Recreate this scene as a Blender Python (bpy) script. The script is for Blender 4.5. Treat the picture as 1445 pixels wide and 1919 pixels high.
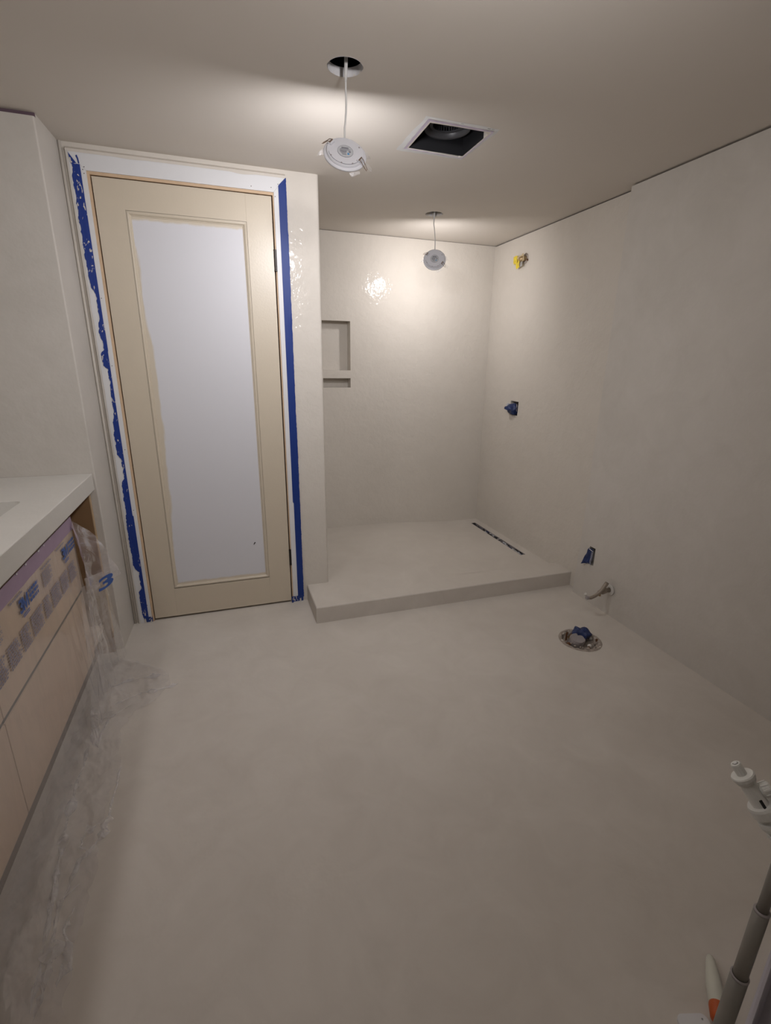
import bpy, bmesh, math, random
from mathutils import Vector, Matrix, noise
from mathutils.geometry import tessellate_polygon

for o in list(bpy.data.objects): bpy.data.objects.remove(o)
SC = bpy.context.scene
COL = SC.collection

# ---------------------------------------------------------------- camera
CAM_F, CAM_H = 903.1, 1.3288
fw = Vector((0.30291715, 0.90584374, -0.29612215))
rt = Vector((0.94949532, -0.31354634, 0.01213836))
up = Vector((0.08185256, 0.28484351, 0.95507295))
cd = bpy.data.cameras.new('camera')
cam = bpy.data.objects.new('camera', cd); COL.objects.link(cam)
cd.sensor_fit = 'VERTICAL'; cd.sensor_height = 24.0
cd.lens = 24.0 * CAM_F / 1919.0
cd.clip_start = 0.02
m = Matrix((rt, up, -fw)).transposed().to_4x4(); m.translation = (0, 0, CAM_H)
cam.matrix_world = m
SC.camera = cam

# ---------------------------------------------------------------- world, exposure
w = bpy.data.worlds.new('world'); SC.world = w; w.use_nodes = True
w.node_tree.nodes['Background'].inputs[0].default_value = (0.02, 0.02, 0.022, 1)
w.node_tree.nodes['Background'].inputs[1].default_value = 0.3
vs = SC.view_settings
vs.view_transform = 'Standard'; vs.look = 'None'; vs.gamma = 1.0; vs.use_curve_mapping = False
vs.exposure = 1.3
cy = SC.cycles; cy.use_light_tree = False
cy.max_bounces = 6; cy.diffuse_bounces = 4; cy.glossy_bounces = 2; cy.transmission_bounces = 2; cy.transparent_max_bounces = 10
LAMP_COLOR = (1.0, 0.965, 0.965)
LAMP_COOL = (0.985, 0.97, 1.0)       # the near lamp reads a touch cooler
LAMP_NEAR, LAMP_FAR, LAMP_VANITY, LAMP_REAR = 95.0, 56.0, 58.0, 108.0    # emission of the four LED diffusers

# ---------------------------------------------------------------- main measures (metres)
H = 2.152                      # ceiling
YD, YB = 2.5495, 3.4946        # door wall, shower back wall
XR, XN, YS = 1.9895, 1.934, 2.15   # far and near right wall, where they jog
XP = 0.506                     # pillar edge
XL, XST, YC = -0.5354, -0.544, 2.3074   # alcove corner, stub wall corner
ZS, ZP, YST, XSL = 0.0936, 0.058, 2.2632, 0.3803   # shower curb, pan
REAR = -0.95; LEFT = -1.16
R = random.Random(7)

# ---------------------------------------------------------------- materials
MATS = {}
def nm(name):
    m = bpy.data.materials.new(name); m.use_nodes = True
    nt = m.node_tree; nt.nodes.clear()
    out = nt.nodes.new('ShaderNodeOutputMaterial')
    MATS[name] = m
    return m, nt, out
def N(nt, t, **kw):
    n = nt.nodes.new(t)
    for k, v in kw.items():
        if k in n.inputs: n.inputs[k].default_value = v
        else: setattr(n, k, v)
    return n
def c4(c): return (c[0], c[1], c[2], 1)
def simple(name, col, rough=0.5, metal=0.0, spec=0.5, var=0.0, vscale=20, bump=0.0, bscale=80, coat=0.0):
    m, nt, out = nm(name)
    b = N(nt, 'ShaderNodeBsdfPrincipled'); b.inputs['Base Color'].default_value = c4(col)
    b.inputs['Roughness'].default_value = rough; b.inputs['Metallic'].default_value = metal
    b.inputs['Specular IOR Level'].default_value = spec; b.inputs['Coat Weight'].default_value = coat
    tc = N(nt, 'ShaderNodeTexCoord')
    if var:
        n = N(nt, 'ShaderNodeTexNoise'); n.inputs['Scale'].default_value = vscale; n.inputs['Detail'].default_value = 4
        nt.links.new(tc.outputs['Object'], n.inputs['Vector'])
        mx = N(nt, 'ShaderNodeMix', data_type='RGBA')
        mx.inputs[6].default_value = c4([x * (1 - var) for x in col]); mx.inputs[7].default_value = c4([min(1, x * (1 + var)) for x in col])
        nt.links.new(n.outputs['Fac'], mx.inputs[0]); nt.links.new(mx.outputs[2], b.inputs['Base Color'])
    if bump:
        n2 = N(nt, 'ShaderNodeTexNoise'); n2.inputs['Scale'].default_value = bscale; n2.inputs['Detail'].default_value = 3
        nt.links.new(tc.outputs['Object'], n2.inputs['Vector'])
        bp = N(nt, 'ShaderNodeBump'); bp.inputs['Strength'].default_value = bump; bp.inputs['Distance'].default_value = 0.002
        nt.links.new(n2.outputs['Fac'], bp.inputs['Height']); nt.links.new(bp.outputs[0], b.inputs['Normal'])
    nt.links.new(b.outputs[0], out.inputs[0])
    return m

def plaster(name, ca, cb, rough, bumpd, mott=1.0, spec=0.5, fine=38.0, coarse=2.5):
    """hand-trowelled lime plaster / microcement"""
    m, nt, out = nm(name)
    b = N(nt, 'ShaderNodeBsdfPrincipled'); b.inputs['Specular IOR Level'].default_value = spec
    tc = N(nt, 'ShaderNodeTexCoord')
    def noi(scale, detail, rg=0.55, dist=0.0, vec=None):
        n = N(nt, 'ShaderNodeTexNoise'); n.inputs['Scale'].default_value = scale; n.inputs['Detail'].default_value = detail
        n.inputs['Roughness'].default_value = rg; n.inputs['Distortion'].default_value = dist
        nt.links.new(vec if vec else tc.outputs['Object'], n.inputs['Vector']); return n
    n1 = noi(1.7, 2, 0.6, 0.6); n2 = noi(6.0, 3, 0.65, 1.0)
    ad = N(nt, 'ShaderNodeMath', operation='ADD'); nt.links.new(n1.outputs[0], ad.inputs[0]); nt.links.new(n2.outputs[0], ad.inputs[1])
    mr = N(nt, 'ShaderNodeMapRange'); mr.inputs[1].default_value = 0.65; mr.inputs[2].default_value = 1.35
    nt.links.new(ad.outputs[0], mr.inputs[0])
    mx = N(nt, 'ShaderNodeMix', data_type='RGBA'); mx.inputs[6].default_value = c4(ca); mx.inputs[7].default_value = c4(cb)
    nt.links.new(mr.outputs[0], mx.inputs[0]); nt.links.new(mx.outputs[2], b.inputs['Base Color'])
    rr = N(nt, 'ShaderNodeMapRange'); rr.inputs[1].default_value = 0.3; rr.inputs[2].default_value = 0.7
    rr.inputs[3].default_value = rough * 0.8; rr.inputs[4].default_value = rough * 1.25
    nt.links.new(n2.outputs[0], rr.inputs[0]); nt.links.new(rr.outputs[0], b.inputs['Roughness'])
    if not bumpd:
        nt.links.new(b.outputs[0], out.inputs[0]); return m
    n3 = noi(fine, 2, 0.6, 0.0); n4 = noi(9, 1, 0.5)
    mp = N(nt, 'ShaderNodeMath', operation='MULTIPLY_ADD'); mp.inputs[1].default_value = coarse
    nt.links.new(n4.outputs[0], mp.inputs[0]); nt.links.new(n3.outputs[0], mp.inputs[2])
    bp = N(nt, 'ShaderNodeBump'); bp.inputs['Strength'].default_value = 1.0; bp.inputs['Distance'].default_value = bumpd
    nt.links.new(mp.outputs[0], bp.inputs['Height']); nt.links.new(bp.outputs[0], b.inputs['Normal'])
    nt.links.new(b.outputs[0], out.inputs[0])
    return m

WALL = plaster('polished_plaster', (0.635, 0.59, 0.53), (0.665, 0.62, 0.56), 0.085, 0.0024, spec=0.10, fine=34.0, coarse=2.0)
WALLM = plaster('matte_plaster', (0.575, 0.542, 0.495), (0.645, 0.61, 0.565), 0.5, 0.0010, spec=0.3)
CEIL = plaster('ceiling_plaster', (0.68, 0.63, 0.57), (0.70, 0.65, 0.59), 0.7, 0.0, spec=0.15)
FLOOR = plaster('microcement_floor', (0.575, 0.53, 0.475), (0.66, 0.615, 0.558), 0.5, 0.0006, spec=0.25)
PLAIN = simple('plain_plaster', (0.615, 0.58, 0.535), 0.6, spec=0.3)
COUNTER = plaster('counter_microcement', (0.62, 0.60, 0.56), (0.68, 0.66, 0.62), 0.6, 0.0010, spec=0.25)
DOORP = simple('beige_door_paint', (0.60, 0.525, 0.415), 0.38, var=0.02, vscale=8, bump=0.15, bscale=120)
CASE = simple('white_casing_paint', (0.71, 0.71, 0.72), 0.5, var=0.02, vscale=15, bump=0.1)
WOOD = simple('raw_pine_edge', (0.60, 0.43, 0.28), 0.6, var=0.12, vscale=30)
DARK = simple('dark_void', (0.012, 0.011, 0.012), 0.9)
GAPM = simple('dark_gap_strip', (0.07, 0.055, 0.06), 0.9)
STEEL = simple('dark_bronze_hinge', (0.03, 0.025, 0.022), 0.4, 0.6)
LAVEND = simple('purple_drywall_paper', (0.56, 0.49, 0.60), 0.8, var=0.12, vscale=40, bump=0.5, bscale=60)
WHITEP = simple('white_plastic', (0.66, 0.66, 0.70), 0.45, var=0.02)
LABELM = simple('silver_label', (0.52, 0.53, 0.55), 0.5)
PRINTG = simple('grey_print', (0.22, 0.22, 0.25), 0.6)
BLUEP = simple('blue_print_patch', (0.08, 0.27, 0.52), 0.5)
CABLE = simple('white_cable', (0.62, 0.61, 0.60), 0.5)
CLIPM = simple('spring_clip_metal', (0.32, 0.24, 0.19), 0.35, 0.7)
FANBLK = simple('black_fan_plastic', (0.018, 0.018, 0.02), 0.35)
FANGRY = simple('grey_fan_ring', (0.06, 0.06, 0.065), 0.4)
PLY = simple('light_plywood', (0.60, 0.455, 0.345), 0.6, var=0.06, vscale=6)
PLYB = simple('brown_board', (0.27, 0.155, 0.075), 0.7, var=0.15, vscale=9)
PLYE = simple('board_edge', (0.52, 0.37, 0.23), 0.7)
INK = simple('blue_ink', (0.05, 0.115, 0.36), 0.5)
INKG = simple('faded_ink', (0.27, 0.255, 0.33), 0.5)
PURTAPE = simple('purple_film_tape', (0.36, 0.26, 0.36), 0.5, var=0.08, vscale=20)
YELT = simple('yellow_tape', (0.80, 0.62, 0.035), 0.45, var=0.25, vscale=40)
BRASS = simple('brass', (0.42, 0.30, 0.16), 0.4, 0.5)
BLUEW = simple('blue_tape_wad', (0.010, 0.026, 0.11), 0.45, var=0.6, vscale=45, bump=0.6, bscale=60)
TANP = simple('tan_pipe', (0.30, 0.25, 0.20), 0.45, 0.2, var=0.1)
RUBBLE = simple('broken_mortar', (0.36, 0.31, 0.265), 0.9, var=0.5, vscale=60, bump=0.8, bscale=70)
RUST = simple('rusty_bolt', (0.16, 0.075, 0.035), 0.7, 0.4, var=0.4, vscale=80)
GREYPL = simple('grey_plastic', (0.33, 0.30, 0.30), 0.4)
STANDW = simple('stand_white_plastic', (0.74, 0.74, 0.71), 0.45)
STANDG = simple('stand_grey_tube', (0.26, 0.245, 0.22), 0.42, 0.1, var=0.06)
SLOT = simple('stand_black_slot', (0.01, 0.01, 0.01), 0.6)
ORANGE = simple('orange_plastic', (0.47, 0.085, 0.012), 0.4)
HANDLEW = simple('off_white_handle', (0.62, 0.62, 0.54), 0.45)
TUBW = simple('lavender_white_plastic', (0.46, 0.44, 0.49), 0.5)

def tape_mat(name, blue, amount, seed):
    m, nt, out = nm(name)
    b = N(nt, 'ShaderNodeBsdfPrincipled'); b.inputs['Roughness'].default_value = 0.5; b.inputs['Specular IOR Level'].default_value = 0.3
    tc = N(nt, 'ShaderNodeTexCoord')
    mp = N(nt, 'ShaderNodeMapping'); mp.inputs['Scale'].default_value = (1, 1, 0.45); mp.inputs['Location'].default_value = (seed, seed, seed)
    nt.links.new(tc.outputs['Object'], mp.inputs[0])
    n = N(nt, 'ShaderNodeTexNoise'); n.inputs['Scale'].default_value = 75; n.inputs['Detail'].default_value = 4; n.inputs['Distortion'].default_value = 1.0
    nt.links.new(mp.outputs[0], n.inputs['Vector'])
    mr = N(nt, 'ShaderNodeMapRange'); mr.inputs[1].default_value = amount; mr.inputs[2].default_value = amount + 0.03
    nt.links.new(n.outputs[0], mr.inputs[0])
    mx = N(nt, 'ShaderNodeMix', data_type='RGBA'); mx.inputs[6].default_value = c4(blue); mx.inputs[7].default_value = (0.62, 0.58, 0.51, 1)
    nt.links.new(mr.outputs[0], mx.inputs[0]); nt.links.new(mx.outputs[2], b.inputs['Base Color'])
    n2 = N(nt, 'ShaderNodeTexNoise'); n2.inputs['Scale'].default_value = 22; nt.links.new(mp.outputs[0], n2.inputs['Vector'])
    bp = N(nt, 'ShaderNodeBump'); bp.inputs['Distance'].default_value = 0.003; bp.inputs['Strength'].default_value = 0.6
    nt.links.new(n2.outputs[0], bp.inputs['Height']); nt.links.new(bp.outputs[0], b.inputs['Normal'])
    nt.links.new(b.outputs[0], out.inputs[0]); return m
TAPEL = tape_mat('blue_tape_smeared', (0.014, 0.040, 0.235), 0.625, 3.1)
TAPER = tape_mat('blue_tape', (0.011, 0.036, 0.20), 0.80, 1.7)
TAPEC = tape_mat('blue_tape_caked', (0.014, 0.04, 0.20), 0.53, 5.3)

def film_mat(name, cover, tint, crinkle):
    """clear masking film: mostly see-through, a milky share and shiny creases"""
    m, nt, out = nm(name)
    tc = N(nt, 'ShaderNodeTexCoord')
    n = N(nt, 'ShaderNodeTexNoise'); n.inputs['Scale'].default_value = 14; n.inputs['Detail'].default_value = 6; n.inputs['Distortion'].default_value = 2.0
    mp = N(nt, 'ShaderNodeMapping'); mp.inputs['Scale'].default_value = (1, 1, 0.3) if crinkle < 0.5 else (1, 0.7, 1)
    nt.links.new(tc.outputs['Object'], mp.inputs[0]); nt.links.new(mp.outputs[0], n.inputs['Vector'])
    bp = N(nt, 'ShaderNodeBump'); bp.inputs['Distance'].default_value = 0.012; bp.inputs['Strength'].default_value = 0.10 + crinkle * 0.35
    nt.links.new(n.outputs[0], bp.inputs['Height'])
    tr = N(nt, 'ShaderNodeBsdfTransparent'); tr.inputs[0].default_value = (0.985, 0.985, 0.985, 1)
    df = N(nt, 'ShaderNodeBsdfDiffuse'); df.inputs[0].default_value = c4(tint)
    tl = N(nt, 'ShaderNodeBsdfTranslucent'); tl.inputs[0].default_value = c4(tint)
    gl = N(nt, 'ShaderNodeBsdfGlossy'); gl.inputs['Roughness'].default_value = 0.16; gl.inputs[0].default_value = (1, 1, 1, 1)
    for s in (df, gl): nt.links.new(bp.outputs[0], s.inputs['Normal'])
    a = N(nt, 'ShaderNodeMixShader'); a.inputs[0].default_value = 0.1; nt.links.new(df.outputs[0], a.inputs[1]); nt.links.new(tl.outputs[0], a.inputs[2])
    mr = N(nt, 'ShaderNodeMapRange'); mr.inputs[1].default_value = 0.35; mr.inputs[2].default_value = 0.75
    mr.inputs[3].default_value = cover * 0.5; mr.inputs[4].default_value = min(1, cover * 1.7)
    nt.links.new(n.outputs[0], mr.inputs[0])
    x = N(nt, 'ShaderNodeMixShader'); nt.links.new(mr.outputs[0], x.inputs[0]); nt.links.new(tr.outputs[0], x.inputs[1]); nt.links.new(a.outputs[0], x.inputs[2])
    y = N(nt, 'ShaderNodeMixShader'); lw = N(nt, 'ShaderNodeFresnel'); lw.inputs[0].default_value = 1.3
    nt.links.new(bp.outputs[0], lw.inputs['Normal'])
    fm = N(nt, 'ShaderNodeMath', operation='MULTIPLY'); fm.inputs[1].default_value = 0.22 + .2 * crinkle; nt.links.new(lw.outputs[0], fm.inputs[0]); nt.links.new(fm.outputs[0], y.inputs[0]); nt.links.new(x.outputs[0], y.inputs[1]); nt.links.new(gl.outputs[0], y.inputs[2])
    nt.links.new(y.outputs[0], out.inputs[0]); return m
FILM = film_mat('clear_masking_film', 0.08, (0.62, 0.58, 0.58), 0.2)
FILMF = film_mat('crumpled_film', 0.16, (0.84, 0.80, 0.80), 0.8)
FLAP = film_mat('flap_film', 0.26, (0.62, 0.57, 0.60), 0.8)
SKIRT = film_mat('floor_film', 0.16, (0.84, 0.80, 0.80), 0.9)
FILMP = film_mat('purple_folded_film', 0.8, (0.50, 0.40, 0.47), 0.4)
WRAP = film_mat('clear_wrap', 0.22, (0.85, 0.85, 0.87), 0.4)

def panel_mat():
    """door panel: white primer, beige brushed in unevenly along the edges"""
    m, nt, out = nm('door_panel_primer')
    b = N(nt, 'ShaderNodeBsdfPrincipled'); b.inputs['Roughness'].default_value = 0.5
    tc = N(nt, 'ShaderNodeTexCoord'); sp = N(nt, 'ShaderNodeSeparateXYZ'); nt.links.new(tc.outputs['Object'], sp.inputs[0])
    mp = N(nt, 'ShaderNodeMapping'); mp.inputs['Scale'].default_value = (9, 1, 2.6); nt.links.new(tc.outputs['Object'], mp.inputs[0])
    n = N(nt, 'ShaderNodeTexNoise'); n.inputs['Scale'].default_value = 1.6; n.inputs['Detail'].default_value = 5; nt.links.new(mp.outputs[0], n.inputs['Vector'])
    mp2 = N(nt, 'ShaderNodeMapping'); mp2.inputs['Scale'].default_value = (60, 1, 7); nt.links.new(tc.outputs['Object'], mp2.inputs[0])
    nf = N(nt, 'ShaderNodeTexNoise'); nf.inputs['Scale'].default_value = 1.5; nf.inputs['Detail'].default_value = 3; nt.links.new(mp2.outputs[0], nf.inputs['Vector'])
    def mth(op, a, bb):
        k = N(nt, 'ShaderNodeMath', operation=op)
        for i, v in enumerate((a, bb)):
            if isinstance(v, (int, float)): k.inputs[i].default_value = v
            else: nt.links.new(v, k.inputs[i])
        return k.outputs[0]
    wob = mth('MULTIPLY', mth('SUBTRACT', n.outputs[0], 0.5), 0.05)
    wob = mth('ADD', wob, mth('MULTIPLY', mth('SUBTRACT', nf.outputs[0], 0.5), 0.012))
    # left boundary bulges to the right at mid height (a wider brushed band)
    zz = mth('SUBTRACT', sp.outputs['Z'], 1.05)
    bul = mth('MAXIMUM', mth('SUBTRACT', 0.030, mth('MULTIPLY', mth('MULTIPLY', zz, zz), 0.045)), 0.004)
    dl = mth('SUBTRACT', mth('SUBTRACT', sp.outputs['X'], -0.312), mth('ADD', bul, wob))
    dr = mth('ADD', mth('SUBTRACT', 0.158, sp.outputs['X']), mth('MULTIPLY', wob, 0.5))
    dt = mth('ADD', mth('SUBTRACT', 1.902, sp.outputs['Z']), mth('MULTIPLY', wob, 0.4))
    db = mth('ADD', mth('SUBTRACT', sp.outputs['Z'], 0.198), mth('MULTIPLY', wob, 0.3))
    d = mth('MINIMUM', mth('MINIMUM', dl, dr), mth('MINIMUM', dt, db))
    mr = N(nt, 'ShaderNodeMapRange'); mr.inputs[1].default_value = -0.003; mr.inputs[2].default_value = 0.006; nt.links.new(d, mr.inputs[0])
    mx = N(nt, 'ShaderNodeMix', data_type='RGBA'); mx.inputs[6].default_value = (0.61, 0.54, 0.435, 1); mx.inputs[7].default_value = (0.66, 0.66, 0.695, 1)
    nt.links.new(mr.outputs[0], mx.inputs[0]); nt.links.new(mx.outputs[2], b.inputs['Base Color'])
    nt.links.new(b.outputs[0], out.inputs[0]); return m
PANEL = panel_mat()

def glow_mat(name, strength, col=None):
    m, nt, out = nm(name)
    e = N(nt, 'ShaderNodeEmission'); e.inputs[0].default_value = c4(col or LAMP_COLOR); e.inputs[1].default_value = strength
    nt.links.new(e.outputs[0], out.inputs[0]); return m

# ---------------------------------------------------------------- mesh helpers
def obj(name, bm, mat, parent=None, smooth=False, recalc=True):
    if recalc: bmesh.ops.recalc_face_normals(bm, faces=bm.faces[:])
    me = bpy.data.meshes.new(name); bm.to_mesh(me); bm.free()
    if smooth:
        for p in me.polygons: p.use_smooth = True
    me.materials.append(mat)
    o = bpy.data.objects.new(name, me); COL.objects.link(o)
    if parent: o.parent = parent
    return o
def thing(name, label, cat, loc=(0, 0, 0), group=None):
    o = bpy.data.objects.new(name, None); COL.objects.link(o); o.location = loc
    o.empty_display_size = 0.05
    tag(o, label, cat, group); return o
def tag(o, label, cat, group=None):
    o['label'] = label; o['category'] = cat
    if group: o['group'] = group
    return o
def struct(o, label=None, cat=None):
    o['kind'] = 'structure'
    if label: o['label'] = label
    if cat: o['category'] = cat
    return o
def box(bm, x0, x1, y0, y1, z0, z1, bev=0.0, seg=2):
    t = bmesh.new()
    v = [t.verts.new((x, y, z)) for x in (x0, x1) for y in (y0, y1) for z in (z0, z1)]
    for f in ((0, 1, 3, 2), (4, 6, 7, 5), (0, 4, 5, 1), (2, 3, 7, 6), (0, 2, 6, 4), (1, 5, 7, 3)): t.faces.new([v[i] for i in f])
    if bev: bmesh.ops.bevel(t, geom=t.edges[:], offset=bev, segments=seg, affect='EDGES', profile=0.6)
    me = bpy.data.meshes.new('tmp'); bmesh.ops.recalc_face_normals(t, faces=t.faces[:]); t.to_mesh(me); t.free(); bm.from_mesh(me); bpy.data.meshes.remove(me)
    return bm
def bbox_obj(name, dims, mat, parent=None, bev=0.0, seg=2, smooth=False):
    return obj(name, box(bmesh.new(), *dims, bev=bev, seg=seg), mat, parent, smooth)
def poly_slab(outer, holes, fn, depth):
    """flat polygon with holes (2-D loops), fn maps (u,v)->3-D; a slab depth thick behind it"""
    bm = bmesh.new(); dv = Vector(depth)
    loops = [outer] + holes
    flat = [p for l in loops for p in l]
    tris = tessellate_polygon([[Vector((p[0], p[1], 0)) for p in l] for l in loops])
    a = [bm.verts.new(fn(*p)) for p in flat]; b = [bm.verts.new(Vector(fn(*p)) + dv) for p in flat]
    for t in tris:
        bm.faces.new([a[i] for i in t]); bm.faces.new([b[i] for i in reversed(t)])
    k = 0
    for l in loops:
        n = len(l)
        for i in range(n):
            i0, i1 = k + i, k + (i + 1) % n
            bm.faces.new((a[i0], a[i1], b[i1], b[i0]))
        k += n
    return bm
def extrude_plan(plan, z0, z1):
    bm = bmesh.new()
    a = [bm.verts.new((x, y, z0)) for x, y in plan]; b = [bm.verts.new((x, y, z1)) for x, y in plan]
    bm.faces.new(a); bm.faces.new(b)
    n = len(plan)
    for i in range(n): bm.faces.new((a[i], a[(i + 1) % n], b[(i + 1) % n], b[i]))
    return bm
def lathe(bm, prof, seg=32, mat=Matrix.Identity(4), a0=0.0, a1=2 * math.pi):
    full = abs(a1 - a0 - 2 * math.pi) < 1e-6
    n = seg if full else seg + 1
    rings = []
    for r, z in prof:
        if r < 1e-6: rings.append([bm.verts.new(mat @ Vector((0, 0, z)))]); continue
        rings.append([bm.verts.new(mat @ Vector((r * math.cos(a0 + (a1 - a0) * i / seg), r * math.sin(a0 + (a1 - a0) * i / seg), z))) for i in range(n)])
    for p, q in zip(rings, rings[1:]):
        for i in range(seg):
            j = (i + 1) % n
            A = [p[i % len(p)], p[j % len(p)]] if len(p) > 1 else [p[0]]
            B = [q[j % len(q)], q[i % len(q)]] if len(q) > 1 else [q[0]]
            if len(A) + len(B) > 2: bm.faces.new(A + B)
    return bm
def tube(bm, pts, rad, seg=10, cap=True):
    pts = [Vector(p) for p in pts]; rings = []
    rr = rad if isinstance(rad, (list, tuple)) else [rad] * len(pts)
    ref = None
    for i, p in enumerate(pts):
        d = (pts[min(i + 1, len(pts) - 1)] - pts[max(i - 1, 0)]).normalized()
        if ref is None:
            ref = d.orthogonal().normalized()
        ref = (ref - d * ref.dot(d)).normalized(); s = d.cross(ref)
        rings.append([bm.verts.new(p + (ref * math.cos(2 * math.pi * k / seg) + s * math.sin(2 * math.pi * k / seg)) * rr[i]) for k in range(seg)])
    for a, b in zip(rings, rings[1:]):
        for k in range(seg): bm.faces.new((a[k], a[(k + 1) % seg], b[(k + 1) % seg], b[k]))
    if cap: bm.faces.new(rings[0]); bm.faces.new(rings[-1])
    return bm
def frame_at(origin, zdir, xhint=(0, 0, 1)):
    z = Vector(zdir).normalized(); x = Vector(xhint)
    if abs(z.dot(x.normalized())) > .999: x = z.orthogonal()
    x = (x - z * x.dot(z)).normalized(); y = z.cross(x)
    M = Matrix((x, y, z)).transposed().to_4x4(); M.translation = Vector(origin); return M
def arc(cx, cy, r, a0, a1, n): return [(cx + r * math.cos(math.radians(a0 + (a1 - a0) * i / n)), cy + r * math.sin(math.radians(a0 + (a1 - a0) * i / n))) for i in range(n + 1)]
def circ(cx, cy, r, n=40, jit=0.0): return [(cx + (r + R.uniform(-jit, jit)) * math.cos(2 * math.pi * i / n), cy + (r + R.uniform(-jit, jit)) * math.sin(2 * math.pi * i / n)) for i in range(n)]
def crumple(bm, amp, scale, seed=0):
    for v in bm.verts:
        n = noise.noise_vector(v.co * scale + Vector((seed, seed * 1.7, seed * 0.3))); v.co += n * amp
    return bm

# ================================================================ the setting
# floor with the rough round opening of the toilet waste
FX, FY = 1.62, 1.715
bm = poly_slab([(LEFT - .1, REAR), (XR + .1, REAR), (XR + .1, YB + .1), (LEFT - .1, YB + .1)], [circ(FX, FY, 0.088, 36, 0.004)], lambda u, v: (u, v, 0), (0, 0, -0.06))
struct(obj('floor', bm, FLOOR), 'warm grey troweled microcement floor', 'floor')

# ceiling with two lamp holes and the fan opening
H1, H2 = (0.421, 1.683), (1.252, 2.927)
FAN = [(0.790, 1.912), (0.998, 1.905), (1.031, 1.924), (1.034, 2.140), (1.022, 2.152), (0.792, 2.138)]
bm = poly_slab([(LEFT - .1, REAR), (XR + .1, REAR), (XR + .1, YB + .1), (LEFT - .1, YB + .1)],
               [circ(0.45, 0.515, 0.052, 24), circ(H1[0], H1[1], 0.0525, 40, 0.0012), circ(H2[0], H2[1], 0.051, 40, 0.0008), FAN], lambda u, v: (u, v, H), (0, 0, 0.022))
ceil = struct(obj('ceiling', bm, CEIL), 'smooth warm grey plaster ceiling', 'ceiling')
# torn purple board edge around the fan opening, feathered on the ceiling
def ring_strip(inner, outer, z_in, z_out, mat, name, parent, jit=0.003):
    bm = bmesh.new(); n = 10; A = []; B = []
    for k in range(len(inner)):
        for i in range(n):
            t = i / n
            p = Vector(inner[k]).lerp(Vector(inner[(k + 1) % len(inner)]), t); q = Vector(outer[k]).lerp(Vector(outer[(k + 1) % len(outer)]), t)
            A.append(bm.verts.new((p.x, p.y, z_in))); B.append(bm.verts.new((q.x + R.uniform(-jit, jit), q.y + R.uniform(-jit, jit), z_out)))
    for i in range(len(A)): bm.faces.new((A[i], A[(i + 1) % len(A)], B[(i + 1) % len(A)], B[i]))
    return obj(name, bm, mat, parent)
fan_in = [(0.790, 1.910), (1.033, 1.910), (1.035, 2.153), (0.791, 2.139)]
fan_mid = [(0.771, 1.884), (1.040, 1.890), (1.040, 2.156), (0.775, 2.147)]
fan_out = [(0.758, 1.873), (1.052, 1.873), (1.046, 2.170), (0.752, 2.170)]
ring_strip(fan_in, fan_mid, H + 0.0005, H - 0.0012, LAVEND, 'torn_board_edge', ceil, 0.004)
ring_strip(fan_mid, fan_out, H - 0.0012, H - 0.0004, simple('white_skim', (0.70, 0.70, 0.69), 0.8, var=0.08, vscale=50), 'skim_edge', ceil, 0.004)
for (cx, cy) in (H1, H2):
    bm = bmesh.new(); inn = circ(cx, cy, 0.0515, 40); 
    lathe(bm, [(0.0518, 0.0), (0.0512, 0.010), (0.0515, 0.024)], 40, Matrix.Translation((cx, cy, H - 0.0004)))
    obj('hole_edge', bm, simple('gypsum_edge', (0.66, 0.65, 0.66), 0.9, var=0.1, vscale=90, bump=0.6) if 'gypsum_edge' not in MATS else MATS['gypsum_edge'], ceil)
# what is above the ceiling: closed dark boxes, with a strip of insulation in the near one
for (cx, cy) in (H1, H2):
    bm = bmesh.new(); box(bm, cx - .18, cx + .18, cy - .18, cy + .18, H + 0.022, H + 0.16)
    for f in [f for f in bm.faces if f.calc_center_median().z < H + 0.03]: bm.faces.remove(f)
    obj('joist_cavity', bm, simple('cavity_dark', (0.05, 0.05, 0.055), 0.9) if 'cavity_dark' not in MATS else MATS['cavity_dark'], ceil)

# door wall with its opening; the pillar with a rounded corner runs back along the shower
DX0, DX1, DZ = -0.4328, 0.2863, 2.042       # door leaf
JX0, JX1, JZ = -0.447, 0.297, 2.056         # inner edges of the casing
bm = poly_slab([(XL - .02, 0), (JX0 - .02, 0), (JX0 - .02, JZ + .02), (JX1 + .02, JZ + .02), (JX1 + .02, 0), (0.42, 0), (0.42, H), (XL - .02, H)], [], lambda u, v: (u, YD, v), (0, 0.11, 0))
struct(obj('wall_door', bm, WALL), 'beige polished plaster wall around the door', 'wall')
bm = extrude_plan([(0.42, YD)] + arc(XP - .014, YD + .014, .014, -90, 0, 6) + [(XP, YB + .02), (0.42, YB + .02)], 0, H)
struct(obj('wall_pillar', bm, WALL), 'beige plaster pillar end with a rounded corner beside the shower', 'wall')
struct(bbox_obj('wall_behind_door', (JX0 - .3, JX1 + .2, YD + .13, YD + .16, 0, H), DARK), 'dark space behind the door', 'wall')

# shower back wall with the two-part niche
NX0, NX1, ND = 0.56, 0.891, 0.09
N1, N2 = (1.272, 1.601), (1.153, 1.218)
bm = poly_slab([(XP - .05, 0), (XR + .05, 0), (XR + .05, H - .0025), (XP - .05, H - .0025)],
               [[(NX0, N1[0]), (NX1, N1[0]), (NX1, N1[1]), (NX0, N1[1])], [(NX0, N2[0]), (NX1, N2[0]), (NX1, N2[1]), (NX0, N2[1])]], lambda u, v: (u, YB, v), (0, ND, 0))
wb = struct(obj('wall_back', bm, WALL), 'beige polished plaster back wall of the shower with a niche', 'wall')
obj('niche_back', box(bmesh.new(), NX0 - .02, NX1 + .02, YB + ND, YB + ND + .02, N2[0] - .02, N1[1] + .02), WALL, wb)

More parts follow.
